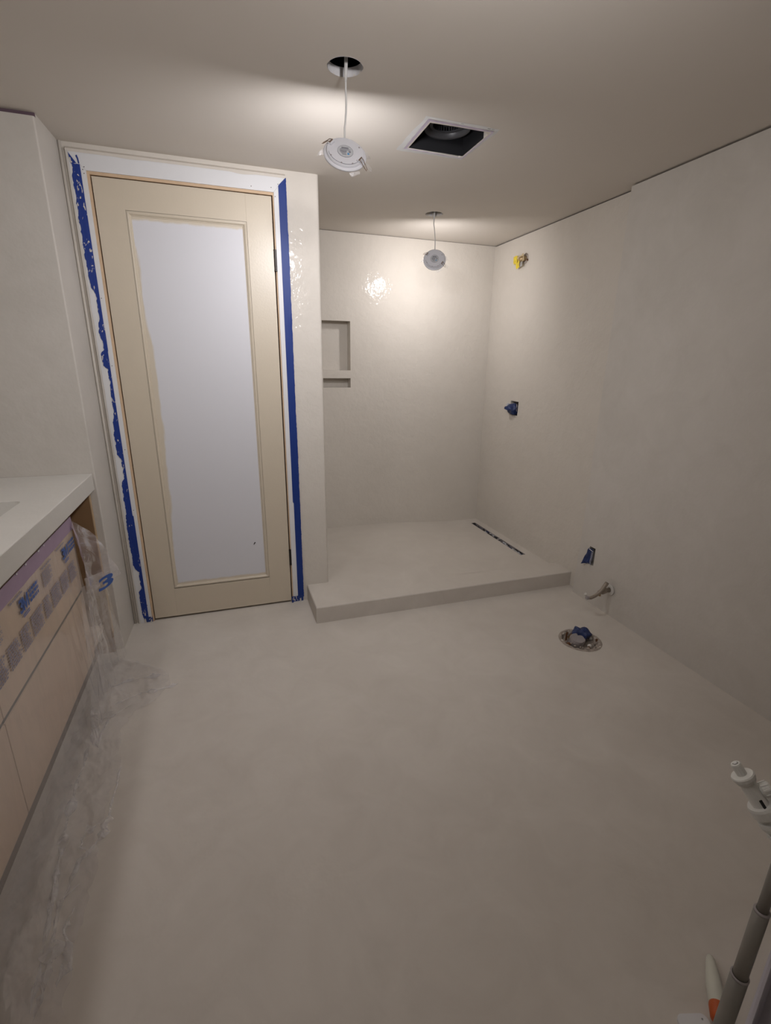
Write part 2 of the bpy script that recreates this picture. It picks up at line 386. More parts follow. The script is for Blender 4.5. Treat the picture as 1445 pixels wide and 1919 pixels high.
# right walls
VB = (3.016, 3.114, 0.976, 1.076)      # open box of the shower valve: y0,y1,z0,z1
bm = poly_slab([(YS - .03, 0), (YB + .02, 0), (YB + .02, H - .007), (YS - .03, H - .007)], [[(VB[0], VB[2]), (VB[1], VB[2] + .003), (VB[1] - .002, VB[3]), (VB[0] - .003, VB[3] - .002)]], lambda u, v: (XR, u, v), (0.09, 0, 0))
struct(obj('wall_right', bm, WALL), 'beige plaster right wall of the shower', 'wall')
OB = (2.033, 2.090, 0.232, 0.338)      # outlet box in the near wall
bm = poly_slab([(REAR, 0), (YS + .035, 0), (YS + .006, 0.35), (YS, H - .008), (REAR, H - .008)], [[(OB[0], OB[2]), (OB[1], OB[2]), (OB[1] - .012, OB[3]), (OB[0], OB[3])]], lambda u, v: (XN + (0.012 * max(0, (u - 1.75)) / 0.4 if v < 0.01 else 0), u, v), (0.13, 0, 0))
struct(obj('wall_right_near', bm, WALLM), 'beige plaster right wall stepping forward near the camera', 'wall')
# stub wall and its return, left of the door
bm = extrude_plan([(LEFT - .1, YC)] + arc(XST - .006, YC + .006, .006, -90, 0, 4) + [(XL, YD), (XL, YD + .1), (LEFT - .1, YD + .1)], 0, H - .014)
ws = struct(obj('wall_stub', bm, WALLM), 'pale plaster wall end above the counter', 'wall')
bm = extrude_plan([(LEFT - .1, YC + .02), (XST - .001, YC + .02), (XL - .0005, YD), (XL, YD + .1), (LEFT - .1, YD + .1)], H - .014, H)
obj('wall_stub_top', bm, WALLM, ws)
# bead of plaster in the corner left of the casing
bm = bmesh.new(); tube(bm, [(XL + .006, YD - .001, 0.0), (XL + .006, YD - .001, 1.0), (XL + .006, YD - .001, H)], 0.006, 8)
struct(obj('trim_1', bm, WALL, smooth=True), 'plaster bead in the corner left of the door', 'trim')
# walls out of view that close the room
struct(bbox_obj('wall_left', (LEFT - .1, LEFT, REAR, YC + .01, 0, H), PLAIN), 'left wall behind the vanity', 'wall')
struct(bbox_obj('wall_rear', (LEFT - .1, XR + .1, REAR - .1, REAR, 0, H), PLAIN), 'wall behind the camera', 'wall')
# recessed dark strips, their colour stands for the shade in the gaps under the ceiling
bm = bmesh.new(); box(bm, XN + .020, XN + .03, REAR, YS - .006, H - .010, H)
struct(obj('trim_2', bm, GAPM), 'dark gap under the ceiling along the near right wall', 'trim')
bm = bmesh.new(); box(bm, XR + .012, XR + .02, YS - .02, YB, H - .009, H)
struct(obj('trim_3', bm, GAPM), 'dark gap under the ceiling along the shower wall', 'trim')
bm = bmesh.new(); box(bm, XP, XR, YB + .006, YB + .012, H - .006, H)
struct(obj('trim_4', bm, GAPM), 'thin dark gap above the shower back wall', 'trim')
bm = bmesh.new(); box(bm, LEFT, XST - .0005, YC + .012, YC + .02, H - .016, H)
struct(obj('trim_5', bm, simple('gap_purple', (0.14, 0.09, 0.115), 0.9)), 'dark purple gap above the stub wall', 'trim')

# raised shower floor: curb, sloped pan and the slot of the linear drain
DR = (1.890, 1.926, 2.665, 3.392)
CY1 = 2.415
def panz(x, y):
    t = min(1, max(0, (x - 1.05) / (1.88 - 1.05))); t = t * t * (3 - 2 * t)
    return ZS - (ZS - ZP) * t
cols = [(XSL, -.02), (XSL, ZS - .006), (XSL + .002, ZS - .002), (XSL + .006, ZS)]
cols += [(XSL + .006 + (DR[0] - XSL - .006) * i / 28, 9) for i in range(1, 29)] + [(DR[1], 9), (XR + .02, 9)]
rows = [(YST, -.02), (YST, ZS - .006), (YST + .002, ZS - .002), (YST + .006, ZS), (CY1, 9), (CY1 + .045, 9), (DR[2], 9), (2.9, 9), (3.15, 9), (DR[3], 9), (YB + .01, 9)]
bm = bmesh.new(); grid = {}
for i, (x, cz) in enumerate(cols):
    for j, (y, rz) in enumerate(rows):
        top = ZS if j <= 4 else panz(x, y)
        grid[i, j] = bm.verts.new((x, y, min(cz, rz, top)))
for i in range(len(cols) - 1):
    for j in range(len(rows) - 1):
        if abs(cols[i][0] - DR[0]) < 1e-6 and rows[j][0] >= DR[2] - 1e-6 and rows[j + 1][0] <= DR[3] + 1e-6: continue
        bm.faces.new((grid[i, j], grid[i + 1, j], grid[i + 1, j + 1], grid[i, j + 1]))
bmesh.ops.dissolve_degenerate(bm, dist=1e-6, edges=bm.edges[:])
for f in bm.faces:
    f.normal_update()
    if f.normal.z < -.01 or (abs(f.normal.z) < .01 and (f.normal.y > .1 or f.normal.x > .1)): f.normal_flip()
struct(obj('floor_shower', bm, FLOOR, recalc=False), 'raised shower floor with a low plastered curb', 'shower floor')

# ================================================================ door
door = bpy.data.objects.new('door_1', None); COL.objects.link(door); door.location = (0, 0, 0)
struct(door, 'beige painted door with one tall white primed panel', 'door')
Y0 = YD - .002                       # leaf face
PX0, PX1, PZ0, PZ1 = -0.322, 0.171, 0.172, 1.930
TH = 0.035
bbox_obj('stile', (DX0, PX0, Y0, Y0 + TH, 0.012, DZ), DOORP, door, bev=0.001)
bbox_obj('stile', (PX1, DX1, Y0, Y0 + TH, 0.012, DZ), DOORP, door, bev=0.001)
bbox_obj('rail', (PX0, PX1, Y0, Y0 + TH, PZ1, DZ), DOORP, door)
bbox_obj('rail', (PX0, PX1, Y0, Y0 + TH, 0.012, PZ0), DOORP, door)
bbox_obj('panel', (PX0, PX1, Y0 + .011, Y0 + .025, PZ0, PZ1), PANEL, door)
# panel moulding: four mitred strips with an ogee-like profile
prof = [(0.0, 0.0), (0.0, 0.0035), (0.004, 0.0035), (0.0045, 0.001), (0.010, 0.002), (0.014, 0.0055), (0.015, 0.0085), (0.018, 0.009), (0.019, 0.0112)]
cor = [(PX0, PZ0, 1, 1), (PX1, PZ0, -1, 1), (PX1, PZ1, -1, -1), (PX0, PZ1, 1, -1)]
for k in range(4):
    bm = bmesh.new(); a, b = cor[k], cor[(k + 1) % 4]
    A = [bm.verts.new((a[0] + a[2] * d, Y0 + y, a[1] + a[3] * d)) for d, y in prof]
    B = [bm.verts.new((b[0] + b[2] * d, Y0 + y, b[1] + b[3] * d)) for d, y in prof]
    for i in range(len(prof) - 1): bm.faces.new((A[i], A[i + 1], B[i + 1], B[i]))
    o = obj('moulding', bm, DOORP, door, recalc=False)
for zc in (1.779, 0.281):
    bm = bmesh.new(); tube(bm, [(DX1 + .005, Y0 - .006, zc - .043), (DX1 + .005, Y0 - .006, zc + .043)], 0.0062, 12)
    for dz in (-.046, .043): tube(bm, [(DX1 + .005, Y0 - .006, zc + dz), (DX1 + .005, Y0 - .006, zc + dz + .003)], 0.0072, 12)
    box(bm, DX1 - .001, DX1 + .011, Y0 - .002, Y0 + .006, zc - .043, zc + .043)
    h = obj('hinge', bm, STEEL, door); h['label'] = 'dark bronze hinge'
# small dent on the panel
bm = bmesh.new(); tube(bm, [(0.100, Y0 + .0108, 0.372), (0.108, Y0 + .0104, 0.384)], [0.002, 0.003], 6); obj('paint_chip', bm, STEEL, door)
# jamb (raw pine edge) and casing boards
jamb = bpy.data.objects.new('trim_6', None); COL.objects.link(jamb); struct(jamb, 'raw pine door jamb', 'trim')
bbox_obj('jamb_board', (JX0 - .016, DX0 - .004, YD - .006, YD + .1, 0, DZ + .0035), WOOD, jamb)
bbox_obj('jamb_board', (DX1 + .0055, JX1 + .016, YD - .006, YD + .1, 0, DZ + .0035), WOOD, jamb)
bbox_obj('jamb_board', (JX0 - .016, JX1 + .016, YD - .006, YD + .1, DZ + .0035, JZ + .016), WOOD, jamb)
cas = bpy.data.objects.new('trim_7', None); COL.objects.link(cas); struct(cas, 'white primed door casing with mitred corners', 'trim')
CXL, CXR, CZ = -0.511, 0.352, 2.120
def casing(pts):
    bm = poly_slab(pts, [], lambda u, v: (u, YD - .012, v), (0, 0.012, 0))
    return obj('casing_board', bm, CASE, cas)
casing([(CXL, 0.0), (JX0, 0.0), (JX0, JZ), (CXL, CZ)])
casing([(JX1, 0.0), (CXR, 0.0), (CXR, CZ), (JX1, JZ)])
casing([(JX0, JZ + .0006), (JX1, JZ + .0006), (CXR, CZ + .0006), (CXL, CZ + .0006)])
for (x, z) in ((-.452, 2.068), (-.458, 2.058), (-.455, 2.045), (-.46, 1.58), (-.458, 1.30), (-.456, .92), (-.458, .62), (-.46, .10), (.287, 2.074), (.318, 2.09), (.303, 2.04), (.325, 1.42), (.33, .60), (.33, .50), (.20, 2.07)):
    bm = bmesh.new(); lathe(bm, [(0.0, -0.0004), (0.0017, -0.0004), (0.0019, 0.0002)], 8, frame_at((x, YD - .0121, z), (0, 1, 0))); obj('nail_hole', bm, STEEL, cas)
# plaster lapping over the casing head
bm = bmesh.new(); n = 60; A = []; B = []
for i in range(n + 1):
    x = CXL + (CXR - CXL) * i / n
    A.append(bm.verts.new((x, YD - .0135, CZ + .006))); B.append(bm.verts.new((x, YD - .0130, CZ - .004 - 0.007 * max(0, noise.noise(Vector((x * 9, 0, 4)))))))
for i in range(n): bm.faces.new((A[i], A[i + 1], B[i + 1], B[i]))
C2 = [bm.verts.new((v.co.x, YD, CZ + .016)) for v in A]
for i in range(n): bm.faces.new((C2[i], C2[i + 1], A[i + 1], A[i]))
struct(obj('trim_8', bm, WALL), 'plaster lapping over the top casing', 'trim')
# plaster strip smeared along the outer left casing edge
bm = bmesh.new(); n = 90; A = []; B = []; D = []
for i in range(n + 1):
    z = CZ * i / n
    A.append(bm.verts.new((CXL - .004, YD - .0005, z))); D.append(bm.verts.new((CXL + .0008, YD - .0136, z)))
    B.append(bm.verts.new((CXL + .008 + .003 * noise.noise(Vector((z * 14, 1, 2))), YD - .0131, z)))
for i in range(n): bm.faces.new((A[i], A[i + 1], D[i + 1], D[i])); bm.faces.new((D[i], D[i + 1], B[i + 1], B[i]))
struct(obj('trim_9', bm, WALLM), 'plaster smeared along the left casing edge', 'trim')

# ---------------------------------------------------------------- masking tape on the casing
def interp(tab, z):
    for (z0, w0), (z1, w1) in zip(tab, tab[1:]):
        if z1 <= z <= z0: return w0 + (w1 - w0) * (z0 - z) / (z0 - z1 + 1e-9)
    return tab[-1][1]
# blue width left of a straight right-hand edge, by height (plaster hides the rest)
TABL = [(2.075, .028), (2.02, .032), (1.75, .032), (1.66, .031), (1.62, .026), (1.60, .014), (1.49, .012), (1.47, .022), (1.44, .024), (1.40, .017), (1.37, .016), (1.355, .028), (1.30, .026), (1.285, .010), (1.23, .009), (1.20, .012), (1.10, .014), (1.05, .022), (.98, .026), (.90, .026), (.875, .012), (.78, .010), (.765, .027), (.70, .028), (.60, .027), (.585, .036), (.45, .036), (.33, .034), (.31, .030), (.29, .013), (.20, .014), (.185, .026), (.10, .028), (.045, .027)]
t = thing('masking_tape', 'blue masking tape smeared with plaster on the left door casing', 'tape', (-0.48, YD - .013, 0))
bm = bmesh.new(); n = 420; prev = None
for i in range(n + 1):
    z = 0.03 + (2.075 - 0.03) * i / n
    xr = -0.4655 + (0.004 if z < .59 else 0) + (.0015 if 1.36 < z < 1.46 else 0)
    wv = max(.004, interp(TABL, z) + .0045 * noise.noise(Vector((z * 55, 3.3, 0))) + .003 * noise.noise(Vector((z * 160, 1.3, 0))))
    row = [bm.verts.new((xr - wv * k / 3 + .48, -.0006 - .0005 * (k % 2), z)) for k in range(4)]
    if prev:
        for k in range(3): bm.faces.new((prev[k], prev[k + 1], row[k + 1], row[k]))
    prev = row
obj('tape_strip', bm, TAPEL, t)
bm = bmesh.new()   # the torn mitre tip at the top
for tri in (((-.0215, 2.113), (-.0185, 2.108), (-.006, 2.090), (.004, 2.077), (-.017, 2.074)), ((.0035, 2.103), (.0085, 2.107), (.0125, 2.094), (.0140, 2.078), (.0095, 2.076), (.0075, 2.092))):
    bm.faces.new([bm.verts.new((x, -.0012, z)) for x, z in tri])
obj('torn_tip', bm, TAPEL, t)
bm = bmesh.new(); n = 30; prev = None
for i in range(n + 1):
    x = -.003 + .040 * i / n; zz = .004 + .003 * noise.noise(Vector((x * 200, 0, 0)))
    row = [bm.verts.new((x, -.0018, zz)), bm.verts.new((x, -.0018, .034 + .004 * noise.noise(Vector((x * 160, 5, 0)))))]
    if prev: bm.faces.new((prev[0], row[0], row[1], prev[1]))
    prev = row
obj('foot_wrap', bm, TAPEC, t)

t = thing('masking_tape', 'clean blue masking tape strip on the right door casing', 'tape', (0.336, YD - .013, 0))
bm = bmesh.new(); n = 300; prev = None
for i in range(n + 1):
    z = 0.03 + (2.118 - 0.03) * i / n
    x0 = 0.3185 + (.0045 if z < .60 else 0) - .336; x1 = .3535 + .0016 * noise.noise(Vector((z * 30, 2, 0))) + .0012 * noise.noise(Vector((z * 120, 7, 0))) + (.001 if z > 1.9 else .0035 if z < 1.0 else .002) - .336
    if z > 2.085: x0 = x0 + (z - 2.085) * 1.03
    x0 = min(x0, x1 - .001)
    row = [bm.verts.new((x0 + (x1 - x0) * k / 4, -.0006 - (.0025 * max(0, noise.noise(Vector((z * 7, k, 1)))) if k in (3,) else 0), z)) for k in range(5)]
    if prev:
        for k in range(4): bm.faces.new((prev[k], prev[k + 1], row[k + 1], row[k]))
    prev = row
obj('tape_strip', bm, TAPER, t)
bm = bmesh.new(); n = 30; prev = None
for i in range(n + 1):
    x = -.049 + .066 * i / n
    row = [bm.verts.new((x, -.0016, .001 if i < 5 else .007 + .003 * noise.noise(Vector((x * 200, 0, 0))))), bm.verts.new((x, -.0016, .040 + .003 * noise.noise(Vector((x * 120, 5, 0)))))]
    if prev: bm.faces.new((prev[0], row[0], row[1], prev[1]))
    prev = row
obj('foot_wrap', bm, TAPEC, t)

# ================================================================ LED downlights dangling on their cables
BK = 0.008
def led_lamp(name, label, centre, normal, hole, strength, roll, cable_pts=None, wrap=True):
    t = thing(name, label, 'ceiling light', centre, 'slim round LED downlights')
    M = frame_at((0, 0, 0), normal, (0, 0, 1)) @ Matrix.Rotation(math.radians(roll), 4, 'Z')   # local +Z: front; local +X: cable side
    bm = bmesh.new(); lathe(bm, [(0.0545, 0.0), (0.066, -0.0005), (0.0665, -0.003), (0.065, -0.005), (0.0575, -0.006)], 56, M); obj('rim', bm, WHITEP, t, smooth=True)
    bm = bmesh.new(); lathe(bm, [(0.0577, -0.005), (0.0575, -0.018 + BK), (0.056, -0.0205 + BK), (0.0, -0.021 + BK)], 56, M); cup = obj('housing', bm, WHITEP, t)
    for p in cup.data.polygons: p.use_smooth = len(p.vertices) == 4 and abs(p.normal.dot(M.to_3x3() @ Vector((0, 0, 1)))) < .5
    bm = bmesh.new(); lathe(bm, [(0.0, 0.0075), (0.02, 0.0068), (0.036, 0.0050), (0.048, 0.0026), (0.0545, 0.0)], 48, M); obj('diffuser', bm, glow_mat('glow_' + name + str(strength), strength, LAMP_COOL if strength == LAMP_NEAR else None), t, smooth=True)['label'] = 'glowing white diffuser'
    MF = M; M = M @ Matrix.Translation((0, 0, BK))
    bm = bmesh.new(); lathe(bm, [(0.0, -0.0214), (0.0235, -0.0214), (0.0235, -0.021)], 36, M); lb = obj('rating_label', bm, LABELM, t)
    bm = bmesh.new(); lathe(bm, [(0.0235, -0.0214), (0.0235, -0.0218), (0.0242, -0.0218), (0.0242, -0.021)], 36, M); obj('label_edge', bm, PRINTG, lb)
    for k, (x, y0, y1, hh) in enumerate(((.013, -.010, .012, .0030), (.008, -.017, .016, .0007), (.005, -.013, .017, .0007), (.002, -.004, .017, .0007), (-.001, -.004, .017, .0012), (-.004, -.003, .016, .0007), (-.007, -.001, .014, .0007), (-.010, -.003, .012, .0007), (-.014, -.003, .010, .0010))):
        bm = bmesh.new(); box(bm, x - hh, x + hh, -y1, -y0, -.0217, -.0213); bmesh.ops.transform(bm, matrix=M, verts=bm.verts); obj('print_line', bm, PRINTG, lb)
    bm = bmesh.new(); box(bm, -.013, -.006, .006, .012, -.0218, -.0213); bmesh.ops.transform(bm, matrix=M, verts=bm.verts); obj('blue_mark', bm, BLUEP, lb)
    bm = bmesh.new(); lathe(bm, [(0.0, -0.0218), (0.0036, -0.0218), (0.0036, -0.0213)], 14, M @ Matrix.Translation((-.0005, .0135, 0))); obj('round_mark', bm, PRINTG, lb)
    # two sprung clips on opposite sides
    for s in (-1, 1):
        bm = bmesh.new(); a = math.radians(-58)
        K = M @ Matrix.Rotation(a if s > 0 else a + math.pi, 4, 'Z')
        for d in (-.006, .006):
            tube(bm, [K @ Vector((.050, d, -.021)), K @ Vector((.054, d, -.027)), K @ Vector((.060, d, -.024)), K @ Vector((.073, d * .8, -.010)), K @ Vector((.080, d * .4, -.004))], 0.0011, 6)
        tube(bm, [K @ Vector((.052, -.009, -.0245)), K @ Vector((.052, .009, -.0245))], 0.0027, 8)
        obj('spring_clip', bm, CLIPM, t)
        bm = bmesh.new(); B2 = K @ Matrix.Translation((.050, 0, -.0215)); box(bm, -.006, .006, -.010, .010, -.004, .001, bev=.001); bmesh.ops.transform(bm, matrix=B2, verts=bm.verts); obj('clip_bracket', bm, WHITEP, t)
    # wavy seam and screw heads on the back
    bm = bmesh.new()
    pts = [M @ Vector((.0515 * math.cos(a), .0515 * math.sin(a), -.0212)) for a in [math.radians(-100 - 140 * i / 40) for i in range(41)]]
    tube(bm, pts, .0006, 5); obj('seam', bm, PRINTG, t)
    for a in (-118, -165, -205, 60):
        bm = bmesh.new(); lathe(bm, [(0.0, -0.0225), (0.0022, -0.0222), (0.0026, -0.021)], 10, M @ Matrix.Translation((.050 * math.cos(math.radians(a)), .050 * math.sin(math.radians(a)), 0))); obj('screw', bm, GREYPL, t)
    at = M @ Vector((.054, 0, -.017)); M = MF
    if hole:
        hx, hy = hole[0] - centre[0], hole[1] - centre[1]; top = H - centre[2]
        bm = bmesh.new()
        P = [Vector((hx + .006, hy - .012, top + .10)), Vector((hx + .003, hy, top + .02)), Vector((hx + .002, hy + .004, top - .05))]
        q = at + Vector((0, 0, .03)); 
        for k in range(1, 6):
            u = k / 5; P.append(P[2].lerp(q, u) + Vector((.003 * math.sin(u * 3.1), 0, 0)))
        P += [at + Vector((0, 0, .012)), at]
        tube(bm, P, 0.0028, 8); obj('cable', bm, CABLE, t, smooth=True)
        bm = bmesh.new(); tube(bm, [(hx + .003, hy, top + .055), (hx + .003, hy, top + .018), (hx + .0025, hy + .002, top - .006), (hx + .002, hy + .003, top - .035)], [.0052, .0056, .0052, .0034], 10); obj('cable_sleeve', bm, CABLE, t, smooth=True)
        # second, darker lead dropping out of the hole behind
        if wrap:
            # loose protective wrap peeping out past the rim
            for (pts) in ([(.030, -.055, .002), (-.004, -.064, .004), (-.012, -.086, .006), (.000, -.082, .006)], [(-.050, .044, .002), (-.064, .012, .003), (-.074, .018, .004), (-.062, .048, .004)],
                          [(.030, .058, -.004), (-.006, .066, -.002), (-.004, .080, -.004), (.016, .072, -.004)], [(-.020, .062, -.006), (-.044, .060, -.008), (-.058, .078, -.004), (-.040, .084, -.002)]):
                bm = bmesh.new(); A = [M @ Vector(p) for p in pts]; nn = 5; g = {}
                for i in range(nn + 1):
                    for j in range(nn + 1):
                        p = A[0].lerp(A[1], i / nn).lerp(A[3].lerp(A[2], i / nn), j / nn); g[i, j] = bm.verts.new(p)
                for i in range(nn):
                    for j in range(nn): bm.faces.new((g[i, j], g[i + 1, j], g[i + 1, j + 1], g[i, j + 1]))
                crumple(bm, .003, 60, 2); obj('plastic_wrap', bm, WRAP, t)
    return t
led_lamp('led_downlight', 'round LED downlight dangling on its cable near the fan opening', (0.419, 1.690, 1.934), (0.075, 0.83, -0.557), H1, LAMP_NEAR, 4)
led_lamp('led_downlight', 'round LED downlight dangling in front of the shower back wall', (1.267, 2.930, 1.914), (0.35, 0.845, -0.40), H2, LAMP_FAR, 0)
led_lamp('led_downlight', 'round LED downlight in the ceiling over the vanity, out of view', (-0.84, 0.85, H - .012), (0, 0, -1), None, LAMP_VANITY, 0)
led_lamp('led_downlight', 'round LED downlight dangling behind the camera, out of view', (0.45, 0.52, 1.93), (-0.02, 0.97, 0.18), (0.45, 0.515), LAMP_REAR, 0)

# ================================================================ exhaust fan in the ceiling opening
fan = thing('exhaust_fan', 'black bathroom exhaust fan housing open in the ceiling, cover missing', 'exhaust fan', (0.912, 2.030, H))
bm = bmesh.new(); box(bm, -.1205, .1195, -.1175, .1075, 0.0006, .20)
for f in [f for f in bm.faces if f.calc_center_median().z < .01]: bm.faces.remove(f)
obj('housing', bm, FANBLK, fan)
RC = Matrix.Translation((.008, .018, 0))
bm = bmesh.new(); lathe(bm, [(.088, .050), (.0905, .047), (.088, .045), (.081, .050), (.074, .072), (.071, .095)], 48, RC); obj('intake_ring', bm, FANGRY, fan, smooth=True)
bm = bmesh.new(); lathe(bm, [(.030, .10), (.028, .075), (.020, .062), (.0, .058)], 24, RC); obj('motor_hub', bm, FANBLK, fan, smooth=True)
for k in range(36):
    a = 2 * math.pi * k / 36; bm = bmesh.new(); box(bm, .058, .069, -.0008, .0008, .062, .13)
    bmesh.ops.transform(bm, matrix=RC @ Matrix.Rotation(a, 4, 'Z'), verts=bm.verts); obj('impeller_blade', bm, FANGRY, fan)
bm = bmesh.new(); lathe(bm, [(.070, .060), (.058, .060), (.058, .064), (.070, .064)], 36, RC); obj('impeller_rim', bm, FANGRY, fan)
for (x, y) in ((-.03, -.150), (-.012, -.151), (.098, -.150), (.115, -.149)):
    bm = bmesh.new(); box(bm, x - .006, x + .006, y - .0015, y + .0015, -.0008, .0006); obj('saw_mark', bm, STEEL, fan)

# ================================================================ things on the right wall
def sheet(pts, nn, amp, scale, seed, thick=0.0006):
    """crumpled patch through four corners"""
    bm = bmesh.new(); A = [Vector(p) for p in pts]; g = {}
    for i in range(nn + 1):
        for j in range(nn + 1): g[i, j] = bm.verts.new(A[0].lerp(A[1], i / nn).lerp(A[3].lerp(A[2], i / nn), j / nn))
    for i in range(nn):
        for j in range(nn): bm.faces.new((g[i, j], g[i + 1, j], g[i + 1, j + 1], g[i, j + 1]))
    return crumple(bm, amp, scale, seed)
# taped shower arm outlet
t = thing('pipe_outlet', 'brass shower outlet wrapped in yellow tape high on the shower wall', 'pipe outlet', (XR, 3.12, 2.0))
bm = bmesh.new(); lathe(bm, [(.034, 0), (.031, .003), (.020, .004)], 24, frame_at((0, -.035, 0), (-1, 0, 0))); crumple(bm, .002, 60, 3); obj('rough_rim', bm, RUBBLE, t)
bm = bmesh.new(); tube(bm, [(.01, -.035, 0), (-.014, -.035, 0), (-.022, -.030, -.002), (-.026, -.01, -.004)], [.016, .016, .017, .015], 14); obj('elbow', bm, BRASS, t, smooth=True)
bm = bmesh.new(); tube(bm, [(-.003, -.062, -.01), (-.009, -.070, -.018)], [.006, .004], 8); obj('screw', bm, RUST, t)
for k, (pts, mt) in enumerate((([(-.014, .092, .030), (-.030, .012, .026), (-.034, .015, -.018), (-.012, .085, -.020)], YELT), ([(-.026, .052, -.004), (-.034, -.020, .002), (-.030, -.012, -.050), (-.024, .030, -.058)], YELT), ([(-.028, .018, .018), (-.026, -.052, .024), (-.026, -.050, -.018), (-.03, .014, -.014)], simple('tan_tape', (.50, .40, .24), .6, var=.4, vscale=60)), ([(-.024, -.012, -.010), (-.02, -.040, -.004), (-.02, -.036, -.046), (-.024, -.014, -.048)], simple('grey_tape', (.42, .41, .40), .5, var=.3, vscale=60)))):
    obj('tape_flap', sheet(pts, 8, .006, 45, k + 1), mt, t)
# valve box stuffed with blue tape
t = thing('valve_box', 'open valve recess stuffed with blue tape halfway up the shower wall', 'valve box', (XR, 3.065, 1.026))
bm = bmesh.new(); box(bm, .004, .088, -.055, .052, -.053, .052)
for f in [f for f in bm.faces if f.calc_center_median().x < .01]: bm.faces.remove(f)
obj('recess', bm, DARK, t)
bm = bmesh.new(); bmesh.ops.create_icosphere(bm, subdivisions=4, radius=1.0)
for v in bm.verts:
    c = v.co.copy(); v.co = Vector((c.x * .040 - .002, c.y * .042 + .004, c.z * .041 - .008))
    if c.x < -.2 and c.z > -.1: v.co += Vector((-.022, .018, .0)) * max(0, -c.x)
crumple(bm, .011, 34, 4); obj('tape_wad', bm, BLUEW, t)
bm = sheet([(-.030, .060, .022), (-.022, .046, .036), (-.010, .040, .024), (-.024, .055, .006)], 5, .003, 60, 8); obj('torn_tape_end', bm, CASE, t)
bm = sheet([(-.006, -.036, .034), (-.004, -.044, .028), (.0, -.042, -.022), (-.004, -.037, -.01)], 5, .002, 60, 9); obj('torn_tape_edge', bm, GREYPL, t)
bm = bmesh.new(); tube(bm, [(-.002, .046, -.051), (-.003, 0, -.054), (-.001, -.045, -.057)], .0022, 6); obj('plaster_lip', bm, WALL, t)
# taped outlet box low on the near wall
t = thing('outlet_box', 'low wall outlet box covered with torn dark blue tape', 'outlet box', (XN, 2.062, 0.285))
bm = bmesh.new(); box(bm, .004, .06, -.030, .030, -.055, .056)
for f in [f for f in bm.faces if f.calc_center_median().x < .01]: bm.faces.remove(f)
obj('recess', bm, DARK, t)
obj('tape_cover', sheet([(-.004, .018, .046), (-.003, -.020, .044), (-.005, -.016, -.050), (-.018, .040, -.036)], 12, .005, 40, 6), BLUEW, t)
obj('tape_tail', sheet([(-.012, .030, -.014), (-.010, -.002, -.02), (-.012, .010, -.050), (-.022, .046, -.062)], 8, .005, 50, 2), BLUEW, t)
obj('plaster_streak', sheet([(-.006, .019, .042), (-.006, -.021, .034), (-.006, -.021, .030), (-.006, .019, .037)], 6, .001, 60, 2), CASE, t)
for d in (-.012, -.019): obj('plaster_streak', sheet([(-.008, d, .030), (-.008, d - .0018, .030), (-.011, d + .002, -.048), (-.011, d + .004, -.048)], 6, .001, 60, 3), CASE, t)
obj('plaster_smear', sheet([(-.003, .022, -.050), (-.003, -.012, -.052), (-.002, -.004, -.075), (-.002, .012, -.078)], 6, .002, 60, 3), WALLM, t)
# toilet supply stop
t = thing('supply_valve', 'capped water supply stub with bent grey handle on the near wall', 'supply valve', (XN, 1.885, 0.155))
bm = bmesh.new(); lathe(bm, [(.030, .0), (.030, .003), (.020, .006), (.013, .007)], 24, frame_at((0, 0, 0), (-1, 0, 0))); crumple(bm, .0015, 50, 1); obj('escutcheon', bm, COUNTER, t)
bm = bmesh.new(); tube(bm, [(.0, 0, 0), (-.030, 0, .0), (-.034, 0, 0), (-.056, .0, -.004), (-.062, 0, -.004), (-.075, .002, -.006)], [.0125, .0125, .016, .016, .012, .010], 14); obj('stub_pipe', bm, TANP, t, smooth=True)
bm = bmesh.new(); tube(bm, [(-.034, -.006, .050), (-.046, -.007, .034), (-.062, -.008, .014), (-.080, -.008, -.004), (-.104, -.006, -.020), (-.128, -.004, -.028), (-.148, -.002, -.026)], [.0105, .011, .010, .0095, .009, .009, .0085], 12); obj('bent_tube', bm, TANP, t, smooth=True)
bm = bmesh.new(); lathe(bm, [(.0, .006), (.0095, .006), (.0105, -.004), (.009, -.008)], 14, frame_at((-.150, -.002, -.025), (-1, .0, .2))); obj('tube_end', bm, GREYPL, t)
bm = bmesh.new(); bmesh.ops.create_icosphere(bm, subdivisions=2, radius=.009); bmesh.ops.translate(bm, vec=(-.150, .014, -.012), verts=bm.verts); crumple(bm, .003, 90, 3); obj('plaster_blob', bm, COUNTER, t)
bm = bmesh.new(); lathe(bm, [(.0, -.014), (.006, -.014), (.006, .0)], 10, Matrix.Translation((-.066, 0, -.014))); obj('packing_nut', bm, BRASS, t)

